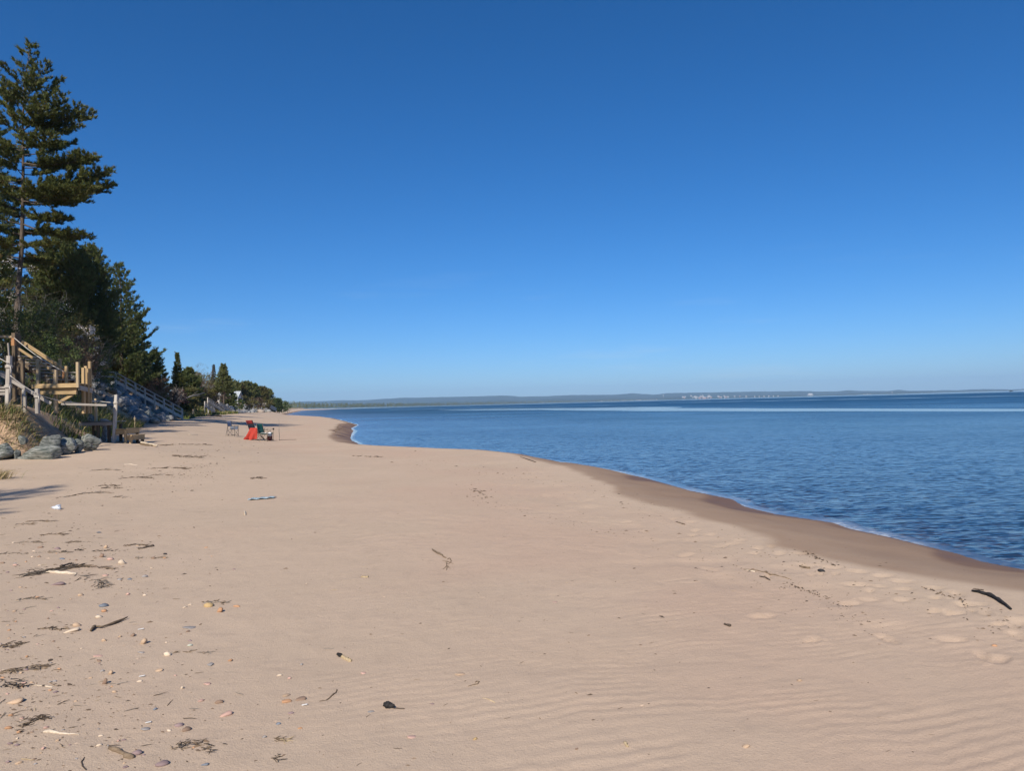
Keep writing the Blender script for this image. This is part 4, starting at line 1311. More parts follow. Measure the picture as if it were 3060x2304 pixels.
big_rock(114, 184, 1298, 1352, Yr + .95, .42, 503, 'mottled pale boulder leaning behind the long slab', (0, .2))
big_rock(176, 232, 1296, 1345, Yr + 1.5, .40, 504, 'dark shaded boulder right of the mottled pale one')
big_rock(240, 294, 1288, 1336, Yr + 2.6, .45, 505, 'blocky boulder under the low platform', (0, -.1))
big_rock(216, 250, 1300, 1345, Yr + 1.9, .35, 506, 'narrow dark boulder wedged between the shaded and blocky boulders')
big_rock(-28, 44, 1324, 1368, Yr + .3, .45, 507, 'rounded blue grey boulder cut by the left edge')
big_rock(36, 62, 1338, 1362, Yr + .35, .22, 508, 'small boulder touching the rounded one at the left edge', mat=ROCK)
big_rock(56, 82, 1297, 1314, Yr + .9, .15, 509, 'small stone half buried in the sand face above the slab')
big_rock(296, 330, 1250, 1270, Y4 + 1.6, .3, 510, 'pale boulder behind the far end of the platform', mat=ROCK_TAN)
big_rock(262, 282, 1238, 1252, Y4 + 1.4, .25, 511, 'greenish stone peeking over the grass behind the yellowish post')
big_rock(303, 318, 1280, 1312, Y4 + .9, .3, 512, 'upright pale boulder in the shade behind the platform legs', mat=ROCK_GREY)

RK = [rock_mesh('boulder', 520 + k, 2, 9, .05, m) for k, m in enumerate((ROCK_GREY, ROCK, ROCK_GREY, ROCK_TAN, ROCK_GREY))]
def riprap(n, y0, y1, b0, b1, smin, smax, seed, label, group, wts=(4, 3, 4, 1, 4)):
    rs = random.Random(seed)
    P = scatter(n, y0, y1, b0, b1, seed, .2)
    w = np.array(wts, float) / sum(wts)
    for p in P:
        s = rs.uniform(smin, smax)
        ki = int(np.random.default_rng(rs.randint(0, 9999)).choice(5, p=w)); me = RK[ki]
        rock('riprap_rock', ('large ' if s > smin + .66 * (smax - smin) else 'small ' if s < smin + .33 * (smax - smin) else 'middling ') + ('grey ', 'greenish ', 'grey ', 'tan ', 'grey ')[ki] + label, (p[0], p[1], p[2] + s * .22), (s, s * rs.uniform(.6, 1), s * rs.uniform(.5, .8)), rs.uniform(0, 6.28), me, 'rock', group, (rs.uniform(-.4, .4), rs.uniform(-.4, .4)))
riprap(115, 50, 67, .3, 6.5, .32, .72, 531, 'angular rock of the stone slope under the bleached stairs', 'riprap under the bleached stairs')
riprap(26, 27, 33, 2.0, 6.0, .3, .6, 532, 'angular rock on the shaded slope behind the deck', 'riprap behind the deck')
riprap(80, 124, 160, -.2, 4.6, .4, .85, 533, 'rock of the first stone bank below the cabin', 'riprap below the cabin')
riprap(50, 162, 200, -.2, 4.0, .5, .95, 534, 'rock of the second stone bank beyond the cabin', 'riprap beyond the cabin')
for k, (px, py, s, m, lab) in enumerate([(336, 1202, .62, 3, 'large pale rounded rock low on the stone slope'), (322, 1199, .55, 0, 'grey rounded rock beside the large pale one'), (400, 1213, .5, 3, 'pinkish tan rock near the top of the shaded grass'), (372, 1230, .6, 1, 'bluish rock at the lower edge of the stone slope')]):
    p = ground(px, py)
    rock('riprap_rock', lab, (p.x, p.y, p.z + .12), (s * .8, s * .65, s * .55), k, RK[m], 'rock', 'riprap under the bleached stairs')
o = lumber('concrete_block', at(790, 1209, 205), at(820, 1224, 215), 1.2, 1.1, surf('pale_concrete', (.42, .38, .32), (.52, .48, .42), 2, .9), None); tag(o, 'long pale slab lying down the end of the far bank', 'slab')

# ---- exposed roots on the sand face
ROOT = surf('root_bark', (.13, .095, .065), (.25, .19, .13), 12, .95, (1, 1, 1), .6, .01, vary=.2)
for k, (pts, r, lab) in enumerate([
        ([(0, 1233), (35, 1232), (62, 1230), (80, 1240), (98, 1252), (108, 1268), (118, 1272)], .030, 'thick root arching from the left edge across the top of the sand face'),
        ([(0, 1254), (28, 1251), (52, 1252), (74, 1256)], .022, 'pale root running level below the arching one'),
        ([(8, 1261), (32, 1274), (58, 1284), (90, 1288), (120, 1292), (150, 1293)], .026, 'dark root drooping in a long curve across the sand face'),
        ([(118, 1272), (124, 1285), (130, 1300)], .018, 'short root hanging from the end of the arching root'),
        ([(0, 1304), (22, 1318), (44, 1327), (64, 1333)], .03, 'dead stalk lying on the sand left of the slab'),
        ([(70, 1214), (88, 1230), (104, 1248), (130, 1262)], .014, 'thin root hanging under the grass edge')]):
    P = []
    for px, py in pts:
        v = ray(px, py); ts = np.linspace(12, 34, 500)
        hit = (CAM_Z + v.z * ts) < height(v.x * ts, v.y * ts, False)
        t = min(max(ts[int(np.argmax(hit))], 21.0), 27.0) if hit.any() else 25.5
        P.append(Vector((v.x * t, v.y * t, CAM_Z + v.z * t)) - v * .06)
    a = P[0]
    n = len(P)
    tag(MB().tube([p - a for p in P], [r * (1 - .6 * i / (n - 1)) for i in range(n)], 6).build('root', ROOT, None, a, True), lab, 'root', 'exposed roots')

# ================================================================== CHAIRS AND OTHER BEACH THINGS
def cloth_mat(name, c, c2=None, scale=30):
    c2 = c2 or tuple(min(1, v * 1.25 + .01) for v in c)
    return surf(name, c, c2, scale, .9, (1, 1, 1), .3, .004, vary=.04)
STEEL = surf('dark_tube', (.03, .03, .032), (.06, .06, .062), 10, .45, bump=0, vary=.05)
TAUPE = surf('bronze_tube', (.12, .10, .075), (.18, .15, .115), 10, .5, bump=0, vary=.05)
RED = cloth_mat('red_cloth', (.36, .040, .028), (.45, .055, .038))
CHARCOAL = cloth_mat('charcoal_mesh', (.030, .034, .038))
TEAL = cloth_mat('green_cloth', (.008, .075, .068), (.012, .105, .092))
LIGHTGREY = cloth_mat('light_grey_cloth', (.24, .27, .33))
WHITEC = cloth_mat('white_cloth', (.68, .68, .68))
SLATE = cloth_mat('slate_cloth', (.10, .125, .17))

def sheet(name, fn, nu, nv, mat, parent, thick=.008, smooth=True):
    """cloth surface fn(u,v) with real thickness"""
    V = [Vector(fn(i / nu, j / nv)) for i in range(nu + 1) for j in range(nv + 1)]
    w = nv + 1
    F = [(i * w + j, (i + 1) * w + j, (i + 1) * w + j + 1, i * w + j + 1) for i in range(nu) for j in range(nv)]
    me = bpy.data.meshes.new(name); me.from_pydata([tuple(v) for v in V], [], F)
    me.polygons.foreach_set('use_smooth', [smooth] * len(F)); me.materials.append(mat); me.update()
    o = mesh_obj(name, me, parent)
    md = o.modifiers.new('thickness', 'SOLIDIFY'); md.thickness = thick
    return o
def tube_part(name, pts, r, mat, parent, n=6):
    return MB().tube([Vector(p) for p in pts], r, n).build(name, mat, parent, (0, 0, 0), True)

def folding_chair(loc, rz):
    """quad camp chair facing its own +X: crossed legs, sling seat, tall back, arm rests with a cup holder"""
    r = empty('camp_chair', loc, rz); tag(r, 'green folding camp chair with a white towel on its seat', 'chair', 'beach chairs')
    w, d = .27, .26
    for s in (-1, 1):
        tube_part('leg', [(d, s * w, 0), (-d * .95, s * w * .98, .42)], .011, TAUPE, r)
        tube_part('leg', [(-d, s * w, 0), (d * .95, s * w * .98, .42)], .011, TAUPE, r)
        tube_part('arm_post', [(d, s * w, 0), (d * 1.02, s * w, .60)], .011, TAUPE, r)
        tube_part('back_post', [(-d, s * w, .30), (-d * 1.12, s * w, .52), (-d * 1.45, s * w * .98, .90)], .011, TAUPE, r)
        sheet('arm_rest', lambda u, v, s=s: (-d * 1.15 + u * (2.35 * d), s * (w + .005) + (v - .5) * .07, .60 - .045 * math.sin(math.pi * u) + .05 * u), 6, 1, STEEL, r, .012)
    tube_part('leg', [(d, -w, .02), (d, w, .40)], .010, TAUPE, r); tube_part('leg', [(d, w, .02), (d, -w, .40)], .010, TAUPE, r)
    tube_part('leg', [(-d, -w, .02), (-d, w, .40)], .010, TAUPE, r); tube_part('leg', [(-d, w, .02), (-d, -w, .40)], .010, TAUPE, r)
    sheet('seat', lambda u, v: (-d + 2 * d * u, (v - .5) * 2 * w, .43 - .06 * math.sin(math.pi * v) - .02 * math.sin(math.pi * u)), 6, 8, TEAL, r)
    sheet('backrest', lambda u, v: (-d * 1.05 - .11 * u - .035 * math.sin(math.pi * v), (v - .5) * 2 * w * .98, .42 + .47 * u), 6, 8, TEAL, r)
    MB().tube([(d * .95, w + .05, .56), (d * .95, w + .05, .66)], [.036, .042], 8).build('cup_holder', STEEL, r, smooth=True)
    return r
def highback_chair(loc, rz):
    r = empty('camp_chair', loc, rz); tag(r, 'tall red and charcoal reclining camp chair behind the red towel', 'chair', 'beach chairs')
    w, d = .28, .27
    for s in (-1, 1):
        tube_part('leg', [(d, s * w, 0), (-d * .9, s * w, .44)], .012, STEEL, r)
        tube_part('leg', [(-d * 1.1, s * w, 0), (d * .95, s * w, .44)], .012, STEEL, r)
        tube_part('back_post', [(-d * .7, s * w, .36), (-d * 1.7, s * w * .96, 1.04)], .012, STEEL, r)
        sheet('arm_rest', lambda u, v, s=s: (-d * 1.0 + u * 2.2 * d, s * w + (v - .5) * .07, .62 - .02 * math.sin(math.pi * u)), 5, 1, STEEL, r, .014)
        tube_part('arm_post', [(d, s * w, .2), (d, s * w, .61)], .011, STEEL, r)
    tube_part('leg', [(d, -w, .02), (d, w, .42)], .010, STEEL, r); tube_part('leg', [(d, w, .02), (d, -w, .42)], .010, STEEL, r)
    sheet('seat', lambda u, v: (-d + 2 * d * u, (v - .5) * 2 * w, .44 - .05 * math.sin(math.pi * v)), 5, 6, CHARCOAL, r)
    f = lambda u, v: (-d * .8 - .26 * u - .03 * math.sin(math.pi * v), (v - .5) * 2 * w * .97, .42 + .63 * u)
    sheet('backrest', lambda u, v: f(u * .68, v), 6, 6, CHARCOAL, r)
    sheet('headrest', lambda u, v: (f(.68 + u * .32, v)[0] - .012, f(.68 + u * .32, v)[1] * 1.02, f(.68 + u * .32, v)[2]), 4, 6, RED, r, .02)
    return r
def director_chair(loc, rz):
    r = empty('director_chair', loc, rz); tag(r, 'grey director chair with a folded side table, standing apart on the left', 'chair', 'beach chairs')
    w, d = .29, .23
    for s in (-1, 1):
        tube_part('leg', [(d, s * w, 0), (d, s * w, .62)], .013, STEEL, r); tube_part('leg', [(-d, s * w, 0), (-d * 1.05, s * w, .60), (-d * 1.25, s * w, .90)], .013, STEEL, r)
        sheet('arm_rest', lambda u, v, s=s: (-d * 1.1 + u * 2.25 * d, s * w + (v - .5) * .06, .63), 3, 1, STEEL, r, .02)
        sheet('side_pocket', lambda u, v, s=s: (-d * .2 + u * d * 1.1, s * (w + .012), .60 - v * .17), 2, 2, SLATE, r)
    tube_part('cross_brace', [(d, -w, .06), (d, w, .40)], .010, STEEL, r); tube_part('cross_brace', [(d, w, .06), (d, -w, .40)], .010, STEEL, r)
    tube_part('cross_brace', [(-d, -w, .06), (-d, w, .40)], .010, STEEL, r); tube_part('cross_brace', [(-d, w, .06), (-d, -w, .40)], .010, STEEL, r)
    tube_part('foot_rail', [(d, w, .07), (-d, w, .07)], .010, STEEL, r); tube_part('foot_rail', [(d, -w, .07), (-d, -w, .07)], .010, STEEL, r)
    tube_part('table_leg', [(-d * 1.6, -w - .05, 0), (-d * 1.15, -w - .03, .46)], .012, STEEL, r)
    sheet('seat', lambda u, v: (-d + 2 * d * u, (v - .5) * 2 * w, .45 - .035 * math.sin(math.pi * v)), 5, 6, LIGHTGREY, r, .014)
    sheet('backrest', lambda u, v: (-d * 1.1 - .05 * u - .02 * math.sin(math.pi * v), (v - .5) * 2 * w, .60 + .32 * u), 4, 6, LIGHTGREY, r, .014)
    sheet('back_pocket', lambda u, v: (-d * 1.1 - .05 * u - .035, (v - .5) * 1.5 * w, .62 + .22 * u), 3, 4, SLATE, r, .01)
    sheet('side_table', lambda u, v: (-d * 1.2 + (u - .5) * .03, -w - .04 + (v - .5) * .02, .28 + .30 * u), 1, 1, STEEL, r, .015)
    return r
gc = ground(795, 1318); gr = ground(768, 1315); gd = ground(697, 1304)
folding_chair(gc, R(-14)); highback_chair(gr, R(-16)); director_chair(gd, R(-6)).scale = (.82, .82, .94)
# white towel on the green chair's seat, red towel hung over the red chair's arm, a small red bag between
def place(p, rz, x, y, z=0):
    return Vector((p.x + math.cos(rz) * x - math.sin(rz) * y, p.y + math.sin(rz) * x + math.cos(rz) * y, p.z + z))
t = empty('white_towel', place(gc, R(-14), .02, 0, .40), R(-14)); tag(t, 'white towel lying on the seat of the green chair', 'towel')
sheet('cloth', lambda u, v: (-.18 + .40 * u, -.21 + .42 * v, .005 + .02 * math.sin(7 * u + 3 * v) + .03 - .055 * math.sin(math.pi * v) - (.16 * max(0, u - .86) / .14)), 10, 10, WHITEC, t, .012)
tr_ = empty('red_towel', place(gr, R(-16), 0, -.30, 0), R(-16)); tag(tr_, 'large red towel hanging over the arm of the red chair down to the sand', 'towel')
def towel(u, v):
    drop = v
    x = -.18 + .44 * u - .20 * drop ** 1.6 * (1 - u) + .03 * drop
    y = -.05 - .10 * drop - .085 * math.sin(10 * u + 2.5 * drop) * drop ** .7 - .03 * math.sin(23 * u) * drop - .16 * drop ** 2 * (1 - u)
    z = .64 - .62 * drop + .06 * u * (1 - u) - .04 * math.sin(5 * u) * drop + .10 * (1 - u) * drop * (1 - drop)
    return (x, y, max(z, .02 + .015 * math.sin(11 * u)))
sheet('cloth', towel, 18, 14, RED, tr_, .012)
sheet('cloth_fold', lambda u, v: (-.18 + .44 * u, -.05 + .20 * v, .645 + .02 * math.sin(math.pi * v) - .16 * v ** 2 + .012 * math.sin(8 * u)), 10, 6, RED, tr_, .012)
sheet('cloth_corner', lambda u, v: (-.40 + .20 * u + .05 * v, -.34 + .20 * v + .05 * math.sin(6 * u), .05 + .15 * math.sin(math.pi * u) * (1 - .3 * v) + .03 * v), 8, 6, RED, tr_, .012)
bag = empty('red_bag', place(gc, R(-14), -.05, .40, 0)); tag(bag, 'small dark red bag behind the green chair', 'bag')
MB().tube([(0, 0, 0), (0, 0, .10), (.02, 0, .34), (.02, 0, .42)], [.11, .15, .13, .05], 9).build('body', cloth_mat('maroon_cloth', (.16, .02, .025)), bag, smooth=True)
MB().tube([(-.05, 0, .40), (-.02, 0, .52), (.06, 0, .52), (.09, 0, .40)], .012, 5).build('handle', STEEL, bag, smooth=True)

# thin upright pole and the cord lying from its foot
pp = ground(834.5, 1316)
r = empty('beach_pole', pp); tag(r, 'thin upright stick standing in the sand right of the chairs', 'pole')
hp = at(834, 1253, pp.y) - pp
MB().tube([(0, 0, -.2), (.012, 0, .3), (-.008, 0, .55), (.015, 0, .8), Vector((.0, 0, hp.z))], [.014, .016, .012, .011, .006], 6).build('shaft', BARK_GREY, r, smooth=True)
for z in (.52, .84): MB().tube([(0, 0, z), (.045, -.02, z + .06)], [.008, .004], 4).build('twig', BARK_GREY, r)
rs = random.Random(3)
cp = [Vector((0, 0, .01))]
for k in range(26):
    cp.append(Vector((.034 * (k + 1) + .012 * math.sin(k * 1.9), .16 * math.sin(k * .55) * .6 + .03 * rs.uniform(-1, 1), .012 + .01 * abs(math.sin(k)))))
tag(MB().tube(cp, .008, 5).build('cord', STEEL, None, pp + Vector((.02, 0, 0)), True), 'dark cord lying in loops at the foot of the upright stick', 'cord')

# bamboo torch by the box steps
tg = ground(403, 1320)
r = empty('garden_torch', tg); tag(r, 'thin bamboo garden torch stuck in the sand beside the box steps', 'torch')
th = at(402, 1243, tg.y).z - tg.z
BAMBOO = surf('bamboo', (.30, .24, .15), (.44, .36, .24), 10, .7, vary=.05)
MB().tube([(0, 0, -.2), (0, 0, th * .62), (.005, 0, th * .78)], [.011, .010, .014], 6).build('pole', BAMBOO, r, smooth=True)
MB().tube([(.005, 0, th * .76), (.005, 0, th * .90), (.005, 0, th * .93)], [.016, .040, .036], 8).build('basket', BAMBOO, r, smooth=True)
MB().tube([(.005, 0, th * .93), (.005, 0, th * .97), (.005, 0, th)], [.026, .020, .008], 7).build('burner', surf('dull_metal', (.25, .22, .2), (.36, .33, .3), 10, .5, bump=0, metallic=.6), r, smooth=True)

# ================================================================== DRIFT LINE: wood, stones, weed
WOODS = {'dark': surf('drift_dark', (.055, .042, .032), (.12, .092, .068), 30, .95, bump=.6, bdist=.004, vary=.3),
         'brown': surf('drift_brown', (.13, .092, .058), (.22, .165, .11), 30, .95, bump=.5, bdist=.004, vary=.3),
         'grey': surf('drift_grey', (.20, .17, .14), (.31, .27, .225), 30, .95, bump=.5, bdist=.004, vary=.3),
         'pale': surf('drift_pale', (.52, .43, .32), (.68, .59, .46), 25, .9, bump=.3, bdist=.003, vary=.1),
         'yellow': surf('drift_yellow', (.36, .27, .15), (.50, .40, .25), 25, .9, bump=.3, bdist=.003, vary=.1),
         'black': surf('charred', (.012, .012, .012), (.04, .037, .035), 30, .85, bump=.7, bdist=.005, vary=.2)}
STONES = {'cream': ((.60, .48, .35), (.70, .58, .44)), 'tan': ((.44, .31, .20), (.56, .41, .28)), 'gold': ((.42, .29, .13), (.54, .39, .20)), 'orange': ((.46, .25, .13), (.56, .33, .19)),
          'pink': ((.47, .30, .24), (.57, .38, .31)), 'brown': ((.22, .145, .10), (.33, .23, .165)), 'purple': ((.24, .17, .165), (.33, .245, .235)), 'grey': ((.27, .25, .235), (.38, .35, .33)),
          'slate': ((.14, .16, .19), (.24, .265, .30)), 'black': ((.02, .02, .022), (.045, .043, .045)), 'white': ((.56, .55, .53), (.68, .67, .65)), 'greenish': ((.42, .43, .34), (.54, .54, .44))}
STONE_MAT = {k: surf('stone_' + k, a, b, 14, .8, (1, 1, 2), .35, .006, vary=.12) for k, (a, b) in STONES.items()}
PEB = [rock_mesh('stone', 600 + k, 2, 6 if k % 2 else 12, .04, STONE_MAT['tan']) for k in range(6)]
for me in PEB:
    me.polygons.foreach_set('use_smooth', [True] * len(me.polygons))
def stone(px, py, wpx, col, label, flat=.55, group='stones on the beach', idx=None):
    g = ground(px, py)
    w = wpx * 1.2 * g.y / FPX / 2
    k = idx if idx is not None else int(abs(px * 7 + py * 3)) % 6
    rs = random.Random(int(px * 31 + py))
    o = bpy.data.objects.new('stone', PEB[k])
    h = w * flat
    o.location = (g.x, g.y, hzd(g.x, g.y) + h * .34)
    o.scale = (w, w * rs.uniform(.6, .85), h); o.rotation_euler = (rs.uniform(-.15, .15), rs.uniform(-.15, .15), rs.uniform(-.6, .6))
    link(o)
    o.material_slots[0].link = 'OBJECT'; o.material_slots[0].material = STONE_MAT[col]
    return tag(o, label, 'stone', group)
MARKS = [((140, 1710), 'the weed and driftwood pile'), ((325, 1868), 'the curved root'), ((1028, 1968), 'the charred stick'), ((1165, 2115), 'the black lump'), ((360, 2253), 'the bark chunk'),
         ((580, 2235), 'the dark leafy clump'), ((185, 2193), 'the long pale stick'), ((30, 2040), 'the weed heap at the left edge'), ((980, 2082), 'the bent brown stick'), ((1312, 1660), 'the forked twig'),
         ((1415, 2047), 'the hooked twig'), ((168, 1518), 'the crumpled foil'), ((434, 1637), 'the dark knotted wood'), ((2964, 1790), 'the black log'), ((2300, 1717), 'the reddish branch')]
USED = {}
def mark_label(px, py, what, count=True):
    best = sorted(MARKS, key=lambda m: math.hypot(px - m[0][0], (py - m[0][1]) * 1.3))[0]
    dx, dy = px - best[0][0], (py - best[0][1]) * 1.3
    far = math.hypot(dx, dy)
    side = ('right of' if dx > 0 else 'left of') if abs(dx) > abs(dy) else ('in front of' if dy > 0 else 'beyond')
    lab = what + (' close ' if far < 60 else ' some way ' if far < 200 else ' far ') + side + ' ' + best[1]
    if not count: return lab
    n = USED.get(lab, 0); USED[lab] = n + 1
    return lab if n == 0 else lab.replace(what, what + (', the second one', ', the third one', ', the fourth one', ', the fifth one', ', the sixth one', ', the seventh one')[min(n - 1, 5)] + ',')
SLIST = [(366, 1686, 20, 'cream', .8), (304, 1666, 15, 'brown', .8), (330, 1673, 17, 'pink', .5), (316, 1638, 15, 'tan', .7), (432, 1725, 14, 'grey', .6), (388, 1733, 13, 'slate', .45),
         (173, 1748, 32, 'purple', .3), (316, 1721, 16, 'pink', .4), (240, 1781, 14, 'tan', .6), (382, 1778, 15, 'pink', .45), (122, 1638, 15, 'brown', .5), (171, 1642, 14, 'purple', .6), (8, 1684, 12, 'brown', .6),
         (45, 1690, 12, 'pink', .5), (116, 1665, 10, 'brown', .6), (186, 1671, 15, 'slate', .3), (494, 1658, 10, 'black', .8), (297, 1593, 13, 'slate', .3), (347, 1711, 5, 'white', .8), (228, 1675, 7, 'brown', .6),
         (358, 1733, 14, 'grey', .4), (459, 1670, 12, 'brown', .6), (309, 1812, 22, 'slate', .5), (312, 1829, 15, 'orange', .6), (297, 1847, 18, 'cream', .5), (231, 1871, 22, 'tan', .5), (218, 1886, 42, 'cream', .3),
         (625, 1812, 26, 'gold', .65), (658, 1830, 22, 'orange', .7), (430, 1924, 24, 'tan', .75), (502, 1959, 20, 'cream', .75), (397, 1901, 16, 'brown', .6), (358, 1904, 10, 'tan', .6), (312, 1916, 14, 'tan', .6),
         (331, 2015, 18, 'tan', .7), (313, 2043, 16, 'brown', 1.3), (544, 2058, 12, 'cream', .8), (47, 2101, 46, 'tan', .35), (655, 2100, 24, 'brown', .5), (680, 2138, 34, 'pink', .45), (464, 2123, 10, 'slate', .7),
         (535, 2170, 24, 'purple', .5), (555, 2184, 24, 'brown', .55), (435, 2180, 22, 'grey', .3), (408, 2255, 26, 'purple', .55), (483, 2286, 34, 'purple', .4), (614, 2288, 22, 'slate', .4), (566, 1878, 36, 'grey', .15),
         (628, 1988, 24, 'grey', .2), (688, 1976, 16, 'orange', .35), (475, 2005, 26, 'tan', .25), (293, 1962, 22, 'pink', .2), (297, 1976, 12, 'brown', .5), (422, 1952, 20, 'grey', .3), (570, 1930, 16, 'greenish', .4),
         (620, 2046, 20, 'pink', .3), (603, 2095, 18, 'pink', .35), (27, 2179, 22, 'orange', .35), (707, 1814, 18, 'orange', .35), (1087, 2012, 16, 'pink', .3), (857, 2100, 24, 'orange', .35), (902, 2092, 28, 'brown', .3),
         (832, 2166, 14, 'slate', .4), (790, 2206, 12, 'grey', .6), (1109, 2128, 17, 'grey', .25), (857, 2080, 20, 'tan', .25), (1375, 2016, 28, 'tan', .15), (1231, 2202, 26, 'pink', .2), (1421, 2210, 12, 'gold', .6),
         (1292, 2106, 14, 'purple', .3), (1658, 1800, 16, 'pink', .15), (2230, 2234, 24, 'tan', .3), (2388, 2035, 14, 'tan', .4), (2970, 1929, 14, 'orange', .4), (2455, 1708, 20, 'black', .55), (1724, 2242, 9, 'brown', .7)]
for px, py, w, col, fl in SLIST:
    size = 'large' if w >= 26 else 'small' if w < 14 else 'middling'
    shp = 'flat' if fl < .36 else 'rounded'
    stone(px, py, w, col, mark_label(px, py, f'{size} {shp} {col} stone'), fl)
rs = random.Random(91)
for k in range(110):
    px = min(rs.expovariate(1 / 260.0), 900) + rs.uniform(-5, 20); py = rs.uniform(1590, 2300)
    pc = rs.choice(['tan', 'pink', 'brown', 'purple', 'grey', 'orange', 'cream'])
    pl = mark_label(px, py, f'tiny {pc} pebble', False)
    stone(px, py, rs.uniform(4, 9) * (1 + (py - 1590) / 900), pc, pl, .45, 'tiny pebbles', rs.randint(0, 5))

def stick(pts, wpx, mat, label, taper=(.8, 1.0, .5), name='driftwood', cat='driftwood', group='sticks on the beach', lift=.12, n=7):
    """a piece of wood lying along points on the sand"""
    G = [ground(px, py) for px, py in pts]
    a = G[0]
    r = wpx * a.y / FPX / 2
    P, Rr = [], []
    m = max(8, 3 * len(G))
    rs = random.Random(int(pts[0][0] * 13 + pts[0][1]))
    for i in range(m + 1):
        t = i / m * (len(G) - 1); k = min(int(t), len(G) - 2); p = G[k].lerp(G[k + 1], t - k)
        z = hzd(p.x, p.y) + r * lift + rs.uniform(-.15, .35) * r
        P.append(Vector((p.x + rs.uniform(-.3, .3) * r, p.y + rs.uniform(-.3, .3) * r, z)) - a)
        f = i / m; tp_ = np.interp(f, np.linspace(0, 1, len(taper)), taper)
        Rr.append(r * tp_ * rs.uniform(.8, 1.2))
    o = MB().tube(P, Rr, n).build(name, WOODS[mat], None, a, True)
    return tag(o, label, cat, group)
stick([(272, 1889), (282, 1876), (300, 1879), (340, 1866), (380, 1850)], 8, 'brown', 'curved brown root with a hooked end among the pebbles', (.9, 1.2, .7, .6, 1.1, .5), lift=1.2)
stick([(326, 2237), (362, 2252), (396, 2270)], 17, 'brown', 'short thick bark chunk beside a purple stone', (.6, 1, .8, 1.1, .9))
stick([(128, 2192), (150, 2190), (180, 2194), (237, 2196)], 9, 'pale', 'long bleached stick with one broad end', (.4, 1.5, 1.0, .6, .3))
stick([(95, 2049), (125, 2051), (158, 2056)], 5, 'pale', 'short cream twig near the left edge', (.5, 1, .6))
stick([(146, 2042), (165, 2050), (180, 2052)], 4, 'brown', 'thin bent twig touching the short cream one', (.5, 1, .5))
stick([(500, 2111), (509, 2100), (517, 2092)], 3, 'dark', 'thin dark straight twig right of the light blue stone', (.6, 1, .5))
stick([(252, 2266), (244, 2280), (246, 2292), (258, 2304)], 5, 'dark', 'dark S-shaped twig at the bottom edge', (.6, 1, .8, .6))
stick([(955, 2097), (975, 2094), (990, 2083), (1003, 2072), (1007, 2063)], 5, 'brown', 'bent brown stick lying alone left of the black lump', (.7, 1, 1, .9, .7))
st = stick([(1009, 1956), (1024, 1964)], 12, 'black', 'charred stick end with pale wood showing at its lower half', (.8, 1.1, 1), name='charred_stick')
stick([(1024, 1964), (1036, 1971), (1047, 1978)], 11, 'yellow', 'pale unburnt half of the charred stick', (1, .9, 1))
stick([(1148, 2112), (1162, 2115), (1180, 2117)], 22, 'black', 'black charred lump on the open sand', (.5, 1.0, .8, .4), lift=.5)
stick([(1176, 2120), (1208, 2121)], 4, 'dark', 'thin straight twig touching the black lump', (1, .8))
stick([(1292, 1643), (1312, 1655), (1332, 1668)], 6, 'brown', 'forked brown twig in the middle of the open sand', (.6, .9, 1))
stick([(1293, 1646), (1309, 1657), (1322, 1659)], 4, 'brown', 'thin side prong lying against the forked twig', (.5, 1))
for k, pts in enumerate([[(1322, 1676), (1338, 1680), (1355, 1686)], [(1336, 1673), (1344, 1668), (1349, 1678), (1340, 1688)], [(1324, 1702), (1336, 1690), (1346, 1701)], [(1333, 1680), (1336, 1695), (1334, 1706)]]):
    stick(pts, 3, 'brown', ['long thin root of the curly root tangle below the forked twig', 'hooked root of the curly tangle below the forked twig', 'spread root of the curly tangle below the forked twig', 'upright root of the curly tangle below the forked twig'][k], (.6, 1, .5), name='root', cat='root')
stick([(1398, 2053), (1415, 2049), (1427, 2047), (1432, 2041), (1424, 2039), (1420, 2043)], 4, 'brown', 'small hooked brown twig on the rippled sand', (.6, 1, 1, 1, .8))
stick([(1441, 2086), (1480, 2100)], 3, 'yellow', 'straight yellow straw below the hooked twig', (.8, 1))
stick([(1865, 2222), (1876, 2234)], 11, 'yellow', 'curled yellow brown leaf near the bottom right', (.4, 1, .5))
stick([(2905, 1769), (2935, 1776), (2964, 1785), (2995, 1805), (3022, 1825)], 11, 'black', 'black waterlogged log at the edge of the wet sand', (.5, .9, 1.1, .8, .6), lift=.7, name='driftwood_log')
stick([(2908, 1765), (2940, 1770)], 5, 'dark', 'short side branch on the upper end of the black log', (.5, 1), lift=2)
stick([(2393, 1692), (2408, 1698), (2421, 1698)], 9, 'brown', 'small brown knotted wood beside the black stone', (1, .7, 1))
stick([(2222, 1702), (2262, 1706), (2300, 1716), (2362, 1731)], 5, 'brown', 'reddish branch with a pale stripe in the drift line', (.5, 1, .9, .5))
stick([(2228, 1704), (2256, 1710)], 5, 'pale', 'pale strip of bark on the reddish branch', (.6, 1))
stick([(2269, 1725), (2288, 1729), (2302, 1736)], 6, 'dark', 'dark forked stick just below the reddish branch', (.5, 1, .6))
stick([(2165, 1868), (2174, 1871), (2182, 1874)], 11, 'dark', 'dark wood chip on the rippled sand below the drift line', (.6, .7, 1.1))
stick([(411, 1641), (425, 1640), (440, 1636), (457, 1633)], 8, 'dark', 'dark knotted wood piece pointing right', (1, .6, .8, 1.3))
stick([(413, 1323), (430, 1328), (450, 1332), (471, 1336)], 9, 'pale', 'split pale log lying right of the garden torch', (.6, 1, .9, .5), lift=.6, name='driftwood_log')
stick([(418, 1328), (440, 1333), (462, 1334)], 7, 'brown', 'brown half log beside the split pale log', (.6, 1, .6), lift=.5)
stick([(565, 1299), (590, 1300)], 4, 'pale', 'short white stick between the steps and the chairs', (.6, 1))
